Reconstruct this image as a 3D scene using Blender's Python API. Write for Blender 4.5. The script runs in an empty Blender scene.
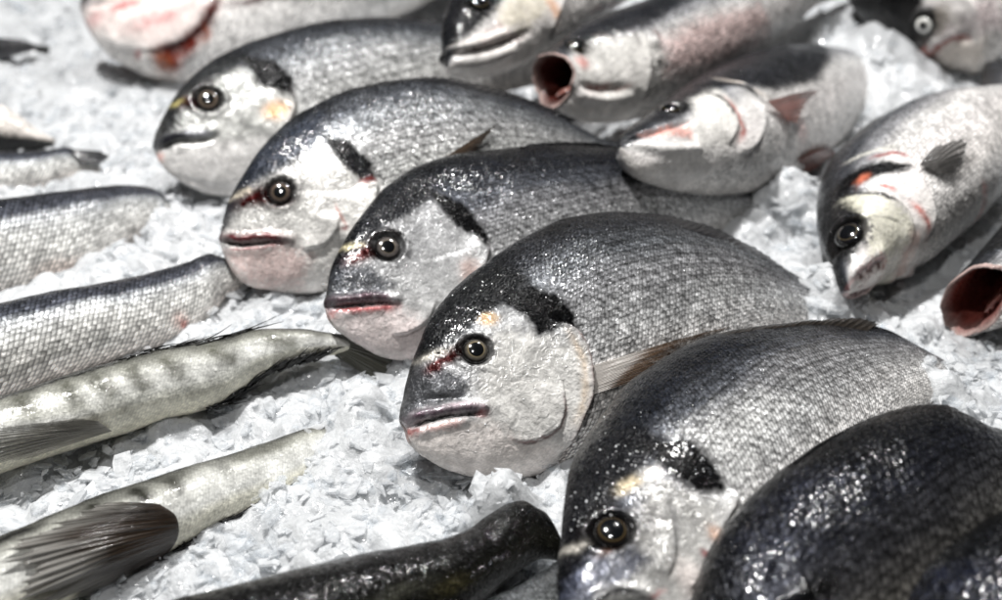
import bpy, math, random
import numpy as np
import numpy as np, math
def pchip(xs, ys, x):
    xs=np.asarray(xs,float); ys=np.asarray(ys,float); x=np.clip(np.asarray(x,float),xs[0],xs[-1])
    h=np.diff(xs); d=np.diff(ys)/h; n=len(xs); m=np.zeros(n)
    for i in range(1,n-1):
        if d[i-1]*d[i]>0:
            w1=2*h[i]+h[i-1]; w2=h[i]+2*h[i-1]; m[i]=(w1+w2)/(w1/d[i-1]+w2/d[i])
    m[0]=d[0]; m[-1]=d[-1]
    k=np.clip(np.searchsorted(xs,x,side='right')-1,0,n-2); t=(x-xs[k])/h[k]
    return ((1+2*t)*(1-t)**2)*ys[k]+t*(1-t)**2*h[k]*m[k]+t*t*(3-2*t)*ys[k+1]+t*t*(t-1)*h[k]*m[k+1]
WIDTH={'bream':([0,.02,.06,.13,.22,.36,.55,.75,.9,1],[0,.20,.40,.64,.84,1,.95,.62,.3,.16]),
       'bass':([0,.02,.06,.13,.22,.36,.55,.75,.9,1],[0,.30,.50,.72,.9,1,.97,.74,.42,.25])}
class Body:
    """side profile in the fish's own plane: x runs snout to tail base, z towards the back, y out of the flank"""
    def __init__(s, d):
        s.L=d['L']; s.up=np.array(d['up']); s.lo=np.array(d['lo']); s.W=d['W']; s.wt=WIDTH[d.get('wt','bass')]; s.open=d.get('open',0)
        s.eu,s.el=d.get('e',(1.2,1.0))
    def prof(s,x):
        t=np.sqrt(np.clip(x,0,s.L)/s.L)
        zu=pchip(np.sqrt(s.up[:,0]/s.L),s.up[:,1],t); zl=pchip(np.sqrt(s.lo[:,0]/s.L),s.lo[:,1],t)
        w=s.W*pchip(np.sqrt(s.wt[0]),s.wt[1],t)
        if s.open: w=np.maximum(w,s.open*(1-.5*t))
        return zu,zl,w
    def ysurf(s,x,z):
        zu,zl,w=s.prof(x); zc=(zu+zl)/2; hh=np.maximum((zu-zl)/2,1e-5); q=np.clip((z-zc)/hh,-1,1)
        return w*np.power(np.maximum(1-q*q,1e-9),.5*np.where(q>0,s.eu,s.el))

FISH=[
{"L":0.34265,"up":[[0.0,0.0],[0.00418,0.00969],[0.01154,0.02122],[0.02022,0.03273],[0.03175,0.04644],[0.0439,0.0579],[0.06098,0.06944],[0.08751,0.08108],[0.11835,0.09203],[0.15352,0.0995],[0.17119,0.09951],[0.18979,0.09724],[0.21972,0.08872],[0.24928,0.07567],[0.27963,0.05397],[0.30404,0.03303],[0.32788,0.01497],[0.34265,0.01713]],"lo":[[0.0,0.0],[0.00136,-0.01617],[0.00923,-0.02632],[0.02023,-0.03497],[0.03333,-0.04188],[0.05064,-0.04699],[0.07555,-0.05109],[0.10958,-0.05254],[0.15521,-0.0489],[0.20824,-0.03665],[0.267,-0.02088],[0.31163,-0.01306],[0.34265,-0.01713]],"wt":"bream","W":0.03953,"mat":[[0.84848,0.5162,-0.11674],[0.39858,-0.47816,0.78262],[-0.34817,0.71057,0.61145],[-0.05435,0.55546,0.036]],"px":0.000546,"paint":[["poly",[0.74,0.74,0.74],0.75,0.00546,[[0.00496,0.0101],[0.01747,0.02754],[0.03513,0.03029],[0.06917,0.04418],[0.09612,0.02473],[0.10547,0.0037],[0.09751,-0.02247],[0.0835,-0.03942],[0.05345,-0.03663],[0.0132,-0.0184],[0.00039,-0.0037]]],["poly",[0.88,0.87,0.85],0.75,0.00656,[[0.05953,0.03003],[0.08161,0.01946],[0.10369,0.00414],[0.09812,-0.01994],[0.08057,-0.03631],[0.0509,-0.03349],[0.03742,-0.01645],[0.03935,0.0027]]],["poly",[0.9,0.87,0.85],0.95,0.00492,[[-0.00094,-0.00917],[0.01511,-0.0105],[0.03999,-0.01728],[0.05401,-0.03189],[0.07717,-0.04079],[0.06809,-0.05275],[0.02651,-0.04302],[0.00309,-0.02301]]],["poly",[0.065,0.068,0.075],1,0.00437,[[0.0056,0.01354],[0.01746,0.03211],[0.03329,0.05053],[0.05833,0.07125],[0.08785,0.07461],[0.09261,0.05453],[0.07523,0.04335],[0.06172,0.04197],[0.0478,0.0349],[0.03116,0.03263],[0.01961,0.02777]]],["poly",[0.23,0.235,0.25],0.92,0.00328,[[0.00037,0.00063],[0.00869,0.017],[0.01736,0.02656],[0.02584,0.0204],[0.03581,0.00822],[0.03322,-0.00268],[0.0131,-0.00037]]],["poly",[0.035,0.035,0.04],0.97,0.00273,[[0.07272,0.05297],[0.09064,0.05209],[0.10149,0.04007],[0.1058,0.02657],[0.10552,0.01706],[0.0971,0.02123],[0.08836,0.01808],[0.07953,0.01883],[0.07898,0.03007],[0.07246,0.04142]]],["blob",[0.86,0.7,0.5],0.7,[0.06011,0.03749],[0.00492,0.00383],0],["stroke",[0.82,0.8,0.76],0.85,0.00383,[[0.01991,0.02838],[0.02722,0.02826],[0.0347,0.02694]]],["stroke",[0.1,0.04,0.04],0.85,0.00273,[[0.0342,0.02578],[0.04104,0.02946],[0.04962,0.02918],[0.05582,0.02406]]],["blob",[0.16,0.02,0.02],0.95,[0.03661,0.0253],[0.00492,0.00328],0],["blob",[0.26,0.03,0.03],0.95,[0.02295,0.02062],[0.00328,0.00219],0],["stroke",[0.2,0.02,0.02],1,0.00601,[[0.02029,0.02007],[0.02678,0.02268],[0.033,0.02292],[0.03951,0.02464]]],["blob",[0.03,0.03,0.03],1,[0.03245,0.02885],[0.00175,0.00109],0],["blob",[0.03,0.03,0.03],1,[0.02902,0.02789],[0.00109,0.00087],0],["stroke",[0.4,0.33,0.37],1,0.00492,[[-0.00023,-0.0023],[0.00754,-0.00247],[0.01931,-0.00484],[0.03067,-0.00747],[0.03945,-0.01108]]],["stroke",[0.72,0.66,0.68],0.9,0.00219,[[0.02011,-0.00226],[0.0284,-0.00435],[0.03588,-0.00819],[0.03953,-0.01277]]],["stroke",[0.55,0.26,0.24],0.95,0.00437,[[-0.0007,-0.00689],[0.00183,-0.00941],[0.00616,-0.00881]]],["stroke",[0.86,0.72,0.7],0.9,0.00328,[[0.0072,-0.01041],[0.01714,-0.01244],[0.02575,-0.01349]]],["stroke",[0.05,0.03,0.03],0.9,0.00098,[[-0.00087,-0.00568],[0.00588,-0.00637],[0.0184,-0.0079],[0.03124,-0.01105],[0.03967,-0.01226]]],["blob",[0.75,0.35,0.35],0.6,[0.03685,-0.01243],[0.00328,0.00219],0],["stroke",[0.36,0.16,0.11],1,0.00273,[[0.1009,0.01828],[0.10453,0.00811],[0.10377,-0.00691],[0.09995,-0.02038],[0.09215,-0.03007],[0.08415,-0.03909]]],["stroke",[0.86,0.75,0.62],0.5,0.00383,[[0.09658,0.01696],[0.09861,0.00426],[0.09752,-0.01045],[0.09328,-0.02143],[0.08566,-0.03104]]],["stroke",[0.42,0.17,0.15],0.75,0.00164,[[0.08275,-0.01603],[0.08226,-0.02291],[0.07768,-0.03009],[0.06783,-0.03416],[0.05723,-0.03378],[0.04904,-0.03047]]],["blob",[0.9,0.88,0.86],0.95,[0.116,-0.01526],[0.01421,0.00984],0],["stroke",[0.45,0.2,0.18],0.3,0.00328,[[0.08476,-0.03971],[0.07809,-0.048],[0.07142,-0.05061]]]],"relief":[["groove",0.00219,0.0012,[[-0.00218,-0.00594],[0.00588,-0.00637],[0.0184,-0.0079],[0.03124,-0.01105],[0.03967,-0.01226]]],["ridge",0.00273,0.00328,[[0.00013,-0.00037],[0.0077,-0.00195],[0.01946,-0.00432],[0.03097,-0.00645],[0.03873,-0.00973]]],["ridge",0.00219,0.00328,[[-5e-05,-0.01173],[0.00694,-0.01141],[0.01714,-0.01244],[0.02734,-0.01352]]],["step",0.00546,0.01421,[[0.0885,0.02836],[0.1009,0.01828],[0.10453,0.00811],[0.10377,-0.00691],[0.09995,-0.02038],[0.09215,-0.03007],[0.08415,-0.03909],[0.07278,-0.0469]]],["step",0.00191,0.00874,[[0.0852,-0.0038],[0.08324,-0.01888],[0.07768,-0.03009],[0.06783,-0.03416],[0.05723,-0.03378],[0.0474,-0.03]]],["groove",0.0012,0.00219,[[0.00962,0.00645],[0.01922,0.00289],[0.02938,-0.00124]]],["groove",0.00137,0.00164,[[0.0122,-0.02767],[0.02648,-0.0367],[0.04307,-0.04417]]]],"eye":[[0.04552,0.02212],0.00765,0.0041,[0.34,0.32,0.29],1.0],"fins":[{"name":"pectoral_fin","base":[[0.10456,0.03667,-0.0056],[0.09768,0.032,-0.02055]],"tip":[[0.223,0.02994,-0.00141],[0.20315,0.03293,-0.00466],[0.17622,0.0343,-0.01007],[0.14466,0.03339,-0.01942]],"cols":[[0.56,0.45,0.35],[0.22,0.15,0.1]],"rays":20,"clear":0.35,"root":[0.84,0.82,0.8],"rootlen":0.34},{"name":"dorsal_fin","base":[[0.16576,0.01599,0.0905],[0.19006,0.0209,0.08254],[0.2224,0.02219,0.06869],[0.25262,0.02028,0.05224],[0.27692,0.01675,0.03657]],"tip":[[0.18704,0.00109,0.09782],[0.21745,0.00055,0.09324],[0.252,0.00109,0.07914],[0.28133,0.0,0.06046],[0.30646,0.0,0.03409]],"cols":[[0.16,0.16,0.17],[0.08,0.08,0.09]],"rays":24}],"kind":"bream","name":"sea_bream","label":"sharply focused bream with black gill blotch and brown pectoral fin","cat":"fish","group":"sea breams in the middle row","res":[460,260],"sc":0.0027,"pal":[[0,[0.9,0.88,0.86],0.05],[0.25,[0.9,0.89,0.88],0.15],[0.42,[0.84,0.84,0.84],0.45],[0.6,[0.66,0.66,0.67],0.55],[0.75,[0.4,0.41,0.425],0.5],[0.88,[0.18,0.185,0.2],0.4],[1,[0.04,0.043,0.05],0.25]],"drops":70,"ring":0.25,"dropc":[[0.06199,0.02911],0.03278935507173949]},
{"L":0.41534,"up":[[0.0,0.0],[0.00278,0.00669],[0.01132,0.02303],[0.0225,0.03657],[0.04148,0.05407],[0.06692,0.07205],[0.09955,0.08419],[0.12788,0.08721],[0.16012,0.08697],[0.20958,0.08324],[0.24261,0.07686],[0.27521,0.06642],[0.31578,0.04903],[0.35792,0.03096],[0.38785,0.0167],[0.41534,0.01661]],"lo":[[0.0,0.0],[0.00203,-0.01278],[0.00836,-0.02055],[0.01512,-0.02714],[0.03002,-0.03872],[0.04458,-0.04375],[0.0723,-0.04757],[0.12632,-0.04634],[0.19829,-0.03161],[0.27818,-0.01393],[0.34033,-0.00663],[0.37692,-0.00585],[0.41534,-0.01661]],"wt":"bream","W":0.03369,"mat":[[0.83486,0.53489,-0.13001],[0.45473,-0.53704,0.7105],[-0.31022,0.65228,0.69159],[-0.10739,0.65973,0.042]],"px":0.000618,"paint":[["poly",[0.76,0.76,0.76],0.7,0.00618,[[0.00319,0.00696],[0.02297,0.02817],[0.05995,0.04565],[0.08469,0.05024],[0.10378,0.02009],[0.10827,0.01231],[0.09273,-0.01992],[0.06242,-0.04278],[0.03055,-0.03544],[0.00516,-0.01028]]],["poly",[0.07,0.075,0.09],1,0.00495,[[0.00183,0.00463],[0.01276,0.02545],[0.0264,0.04053],[0.04391,0.05716],[0.06668,0.07026],[0.09026,0.07361],[0.08305,0.05394],[0.06554,0.04388],[0.04549,0.04043],[0.02474,0.02977],[0.01316,0.01711]]],["poly",[0.24,0.25,0.27],0.9,0.00371,[[0.00147,0.00242],[0.01072,0.02115],[0.01874,0.02456],[0.03128,0.01555],[0.04102,0.00127],[0.03306,-0.00497],[0.01068,0.00058]]],["poly",[0.88,0.83,0.82],0.95,0.00495,[[-3e-05,-0.00652],[0.00857,-0.0077],[0.03824,-0.01145],[0.05099,-0.02322],[0.06232,-0.0374],[0.04353,-0.04683],[0.01413,-0.03019]]],["poly",[0.035,0.035,0.04],0.97,0.00247,[[0.08228,0.05922],[0.09393,0.05108],[0.10114,0.0439],[0.10645,0.02938],[0.10976,0.01471],[0.10368,0.01124],[0.09768,0.0207],[0.09036,0.02932],[0.08722,0.03881],[0.08465,0.04866]]],["stroke",[0.82,0.78,0.64],0.75,0.00309,[[0.02093,0.03406],[0.02649,0.0339],[0.03254,0.032]]],["stroke",[0.07,0.03,0.03],0.9,0.00309,[[0.03355,0.0316],[0.04011,0.03612],[0.04886,0.03685],[0.05648,0.03074]]],["blob",[0.16,0.02,0.02],0.95,[0.03437,0.02601],[0.0068,0.00556],0],["stroke",[0.2,0.02,0.02],1,0.0068,[[0.0199,0.02325],[0.02638,0.02519],[0.03589,0.02845]]],["blob",[0.03,0.03,0.03],1,[0.02793,0.02918],[0.00185,0.00124],0],["stroke",[0.36,0.28,0.31],1,0.00556,[[0.00147,0.00242],[0.01316,-0.00091],[0.02568,-0.00287],[0.03899,-0.00849]]],["stroke",[0.7,0.38,0.38],0.95,0.00371,[[0.00038,-0.00375],[0.0118,-0.00624],[0.02398,-0.00939],[0.03942,-0.01176]]],["stroke",[0.06,0.03,0.03],0.9,0.00124,[[0.0001,-0.00092],[0.01132,-0.00353],[0.02417,-0.00628],[0.03927,-0.00983]]],["stroke",[0.6,0.3,0.28],0.6,0.00309,[[0.00011,-0.00394],[0.00284,-0.0082]]],["blob",[0.85,0.55,0.42],0.35,[0.08948,-0.00358],[0.00742,0.00989],0],["stroke",[0.22,0.15,0.14],1,0.00278,[[0.1074,0.01181],[0.10237,0.00221],[0.09261,-0.01372],[0.07702,-0.02886],[0.06226,-0.04013]]]],"relief":[["groove",0.00235,0.00136,[[0.0001,-0.00092],[0.01132,-0.00353],[0.02417,-0.00628],[0.03927,-0.00983]]],["ridge",0.00278,0.00309,[[0.00192,0.00369],[0.01349,0.00028],[0.02601,-0.00167],[0.03929,-0.0073]]],["ridge",0.00136,0.00309,[[0.00072,-0.00704],[0.01138,-0.00799],[0.02852,-0.01069]]],["step",0.00556,0.01484,[[0.09888,0.02603],[0.1074,0.01181],[0.10237,0.00221],[0.09261,-0.01372],[0.07702,-0.02886],[0.06226,-0.04013]]],["step",0.00278,0.00866,[[0.0636,-0.01384],[0.05603,-0.02438],[0.04356,-0.02861],[0.03116,-0.0278]]]],"eye":[[0.0448,0.02624],0.00835,0.00402,[0.34,0.32,0.31],0.85],"fins":[{"name":"dorsal_fin","base":[[0.16859,0.01094,0.08168],[0.21795,0.0,0.08222],[0.2591,0.0,0.07244],[0.2997,0.0,0.05684],[0.34122,0.0,0.03905]],"tip":[[0.18812,0.00124,0.08758],[0.23053,0.00062,0.08356],[0.27141,0.00124,0.07276],[0.31363,0.0,0.05749],[0.3531,0.0,0.03827]],"cols":[[0.16,0.16,0.17],[0.08,0.08,0.09]],"rays":24}],"kind":"bream","name":"sea_bream","label":"bream right behind the sharply focused one, pale yellow streak before its eye","cat":"fish","group":"sea breams in the middle row","res":[400,220],"sc":0.0027,"pal":[[0,[0.88,0.86,0.84],0.05],[0.22,[0.88,0.87,0.86],0.2],[0.4,[0.8,0.8,0.8],0.5],[0.56,[0.68,0.68,0.69],0.6],[0.69,[0.34,0.35,0.375],0.5],[0.8,[0.105,0.115,0.14],0.4],[1,[0.02,0.022,0.028],0.25]]},
{"L":0.31913,"up":[[0.0,0.0],[0.00235,0.00729],[0.0092,0.0223],[0.02185,0.03862],[0.03921,0.05665],[0.0605,0.07226],[0.09028,0.08552],[0.11903,0.09181],[0.15153,0.09242],[0.17352,0.08845],[0.20218,0.07878],[0.23786,0.06321],[0.2657,0.04623],[0.29306,0.02593],[0.31913,0.01596]],"lo":[[0.0,0.0],[0.00124,-0.01494],[0.00436,-0.02463],[0.01052,-0.03283],[0.02397,-0.03904],[0.0438,-0.04517],[0.071,-0.04856],[0.11536,-0.04448],[0.17044,-0.03526],[0.22946,-0.02122],[0.28196,-0.01032],[0.31913,-0.01596]],"wt":"bream","W":0.03525,"mat":[[0.91417,0.40473,-0.02193],[0.31068,-0.66492,0.67923],[-0.26032,0.62775,0.7336],[-0.18696,0.74302,0.042]],"px":0.000664,"paint":[["poly",[0.87,0.86,0.84],0.75,0.00664,[[0.00237,0.00533],[0.02243,0.02892],[0.06239,0.04632],[0.08507,0.03232],[0.10476,0.01014],[0.09584,-0.00842],[0.06695,-0.03769],[0.02504,-0.03127],[0.00373,-0.01653]]],["poly",[0.13,0.15,0.19],0.85,0.00531,[[0.00189,0.00571],[0.01089,0.02442],[0.0237,0.03943],[0.04109,0.05595],[0.06223,0.06639],[0.08427,0.073],[0.08134,0.05211],[0.06803,0.043],[0.04934,0.03456],[0.02958,0.03227],[0.01568,0.01981]]],["poly",[0.86,0.74,0.72],0.7,0.00597,[[0.00024,-0.01055],[0.00988,-0.01066],[0.03749,-0.01595],[0.05199,-0.02588],[0.04328,-0.04148],[0.01813,-0.03786],[0.00482,-0.02546]]],["poly",[0.04,0.04,0.045],0.96,0.00266,[[0.0796,0.05515],[0.09478,0.04524],[0.10463,0.02644],[0.10606,0.01268],[0.09404,0.01438],[0.08741,0.02585],[0.0814,0.04088]]],["blob",[0.35,0.03,0.03],0.9,[0.09943,0.01396],[0.00597,0.00266],0],["blob",[0.4,0.05,0.05],0.8,[0.07714,-0.0132],[0.00398,0.00133],0],["stroke",[0.86,0.82,0.74],0.8,0.00398,[[0.01365,0.02595],[0.02019,0.0275],[0.02728,0.026]]],["blob",[0.08,0.04,0.05],0.85,[0.04331,0.02128],[0.01394,0.00996],0],["blob",[0.17,0.02,0.02],0.97,[0.03218,0.02037],[0.00929,0.0073],0],["blob",[0.2,0.03,0.03],0.9,[0.04193,0.01298],[0.00929,0.00398],0],["stroke",[0.2,0.02,0.02],1,0.00797,[[0.0155,0.0191],[0.0228,0.02076],[0.03153,0.02285]]],["stroke",[0.36,0.13,0.15],1,0.00664,[[0.00099,0.00216],[0.01314,-0.00421],[0.02709,-0.00714],[0.04196,-0.01312]]],["stroke",[0.5,0.2,0.22],0.8,0.00199,[[0.00198,-0.00702],[0.01294,-0.01101],[0.0271,-0.01319],[0.03972,-0.01454]]],["stroke",[0.06,0.02,0.02],0.9,0.00133,[[0.00015,-0.00173],[0.0123,-0.00807],[0.02568,-0.01078],[0.0406,-0.01344]]],["stroke",[0.8,0.5,0.45],0.6,0.00133,[[0.07476,0.00409],[0.07625,-0.00438],[0.07934,-0.01234]]]],"relief":[["groove",0.00252,0.00146,[[0.00015,-0.00173],[0.0123,-0.00807],[0.02568,-0.01078],[0.0406,-0.01344]]],["ridge",0.00299,0.00332,[[0.00099,0.00216],[0.01314,-0.00421],[0.02709,-0.00714],[0.04147,-0.01233]]],["ridge",0.00146,0.00332,[[0.00185,-0.00765],[0.0128,-0.01164],[0.02953,-0.01386]]],["step",0.00597,0.0146,[[0.10091,0.02001],[0.10558,0.01068],[0.09983,-0.00253],[0.0893,-0.01371],[0.0753,-0.02699]]],["step",0.00299,0.00929,[[0.07667,-0.00245],[0.07144,-0.01464],[0.06074,-0.02145],[0.04635,-0.02072]]]],"eye":[[0.04237,0.02009],0.0083,0.00418,[0.3,0.26,0.24],0.8],"fins":[{"name":"pectoral_fin","base":[[0.15139,0.03823,0.01885],[0.15513,0.03713,0.00988]],"tip":[[0.20644,0.03075,0.04076],[0.19111,0.03509,0.0296],[0.17365,0.03647,0.0172]],"cols":[[0.4,0.32,0.25],[0.2,0.16,0.12]],"rays":12},{"name":"dorsal_fin","base":[[0.1261,0.00827,0.08894],[0.16165,0.01216,0.0852],[0.19745,0.01165,0.0748],[0.23365,0.00938,0.06018],[0.27273,0.0,0.04195]],"tip":[[0.1394,0.00133,0.09364],[0.17727,0.00066,0.09152],[0.21316,0.00133,0.07977],[0.24767,0.0,0.06331],[0.28231,0.0,0.04044]],"cols":[[0.16,0.16,0.17],[0.08,0.08,0.09]],"rays":24}],"kind":"bream","name":"sea_bream","label":"second bream in the diagonal row, dark red lips, red spot on its gill blotch","cat":"fish","group":"sea breams in the middle row","res":[360,200],"sc":0.0027,"pal":[[0,[0.92,0.9,0.88],0.05],[0.25,[0.92,0.91,0.9],0.15],[0.45,[0.88,0.88,0.87],0.4],[0.62,[0.76,0.76,0.76],0.5],[0.75,[0.54,0.55,0.56],0.5],[0.86,[0.28,0.29,0.31],0.4],[1,[0.07,0.073,0.08],0.25]],"drops":70,"dropc":[[0.05484,0.018],0.039826207636833436]},
{"L":0.36722,"up":[[0.0,0.0],[0.00378,0.00965],[0.01534,0.02416],[0.02805,0.03699],[0.04469,0.04922],[0.06852,0.0603],[0.09475,0.06702],[0.12215,0.07038],[0.1417,0.07191],[0.17474,0.07019],[0.22179,0.06336],[0.26551,0.05266],[0.31796,0.03376],[0.36722,0.01836]],"lo":[[0.0,0.0],[0.00133,-0.01321],[0.00674,-0.02336],[0.02175,-0.0383],[0.0439,-0.04939],[0.06694,-0.05669],[0.11624,-0.06118],[0.19323,-0.04488],[0.26589,-0.02718],[0.31959,-0.01655],[0.36722,-0.01836]],"wt":"bream","W":0.03327,"mat":[[0.85998,0.5103,-0.00545],[0.39983,-0.6671,0.62858],[-0.31713,0.54274,0.77773],[-0.2636,0.88541,0.042]],"px":0.000762,"paint":[["poly",[0.66,0.66,0.64],0.7,0.00686,[[0.00357,0.00748],[0.03049,0.03536],[0.07151,0.04521],[0.09236,0.03474],[0.1097,0.00982],[0.10298,-0.00892],[0.07908,-0.02624],[0.04318,-0.0164],[0.00908,-0.00676]]],["poly",[0.13,0.135,0.14],0.9,0.00533,[[0.00196,0.00468],[0.01534,0.02416],[0.02813,0.03613],[0.04569,0.04985],[0.06856,0.05848],[0.08922,0.0585],[0.07903,0.04464],[0.05669,0.03867],[0.03299,0.03084],[0.02296,0.01472],[0.01261,0.00502]]],["poly",[0.86,0.85,0.84],0.95,0.00381,[[0.00029,-0.00653],[0.01553,-0.00436],[0.04244,-0.00836],[0.06641,-0.01522],[0.09414,-0.01459],[0.07652,-0.03682],[0.05171,-0.05295],[0.0198,-0.03945],[0.00452,-0.0199]]],["poly",[0.05,0.05,0.055],0.93,0.00305,[[0.08219,0.05532],[0.10579,0.04229],[0.11387,0.02165],[0.1087,0.00923],[0.09718,0.01307],[0.08582,0.02573]]],["blob",[0.86,0.62,0.38],0.8,[0.09173,0.00123],[0.00991,0.00686],0],["stroke",[0.85,0.8,0.52],0.8,0.00305,[[0.02088,0.02846],[0.02659,0.02902],[0.03269,0.02806]]],["blob",[0.04,0.03,0.03],0.85,[0.04719,0.02524],[0.01524,0.00991],0],["blob",[0.14,0.03,0.03],0.95,[0.03591,0.02485],[0.00686,0.00533],0],["stroke",[0.2,0.02,0.02],1,0.00762,[[0.02962,0.02561],[0.03742,0.02702]]],["stroke",[0.75,0.75,0.74],0.8,0.00457,[[0.02583,0.01891],[0.03465,0.01468],[0.04318,0.01348]]],["stroke",[0.13,0.13,0.16],1,0.00686,[[0.00114,-0.00014],[0.01493,0.00325],[0.03078,0.00012],[0.04301,-0.00135]]],["stroke",[0.72,0.72,0.74],0.8,0.00305,[[0.02345,0.00261],[0.0328,-0.00055],[0.04141,-0.00166]]],["stroke",[0.1,0.1,0.11],0.8,0.00152,[[0.00059,-0.00469],[0.01444,-0.00071],[0.02925,-0.00502],[0.04308,-0.00617]]],["blob",[0.8,0.55,0.5],0.7,[0.0016,-0.00843],[0.00381,0.00381],0],["stroke",[0.35,0.3,0.3],0.7,0.00191,[[0.10713,0.01642],[0.10794,0.00197],[0.10149,-0.00854],[0.08541,-0.0263]]]],"relief":[["groove",0.00305,0.00229,[[0.00025,-0.00361],[0.01444,-0.00071],[0.02925,-0.00502],[0.04308,-0.00617]]],["ridge",0.00229,0.00381,[[0.00158,0.00133],[0.01516,0.004],[0.03078,0.00012],[0.04301,-0.00135]]],["step",0.0061,0.01524,[[0.10404,0.02779],[0.10713,0.01642],[0.10794,0.00197],[0.10149,-0.00854],[0.08541,-0.0263]]],["groove",0.00152,0.00229,[[0.01115,-0.0282],[0.0337,-0.04145],[0.05851,-0.05113]]]],"eye":[[0.04691,0.02444],0.00914,0.00495,[0.34,0.3,0.27],0.8],"fins":[{"name":"dorsal_fin","base":[[0.14052,0.00731,0.06924],[0.17441,0.00877,0.06675],[0.21755,0.00909,0.06051],[0.26159,0.00766,0.05034]],"tip":[[0.15403,0.00152,0.07337],[0.18941,0.00076,0.07161],[0.23281,0.00152,0.06433],[0.27523,0.0,0.0527]],"cols":[[0.16,0.16,0.17],[0.08,0.08,0.09]],"rays":20}],"kind":"bream","name":"sea_bream","label":"smallest and farthest bream of the row, orange patch on its cheek","cat":"fish","group":"sea breams in the middle row","res":[320,180],"sc":0.0027,"pal":[[0,[0.92,0.9,0.88],0.05],[0.25,[0.92,0.91,0.9],0.15],[0.45,[0.88,0.88,0.87],0.4],[0.62,[0.76,0.76,0.76],0.5],[0.75,[0.54,0.55,0.56],0.5],[0.86,[0.28,0.29,0.31],0.4],[1,[0.07,0.073,0.08],0.25]]},
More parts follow.
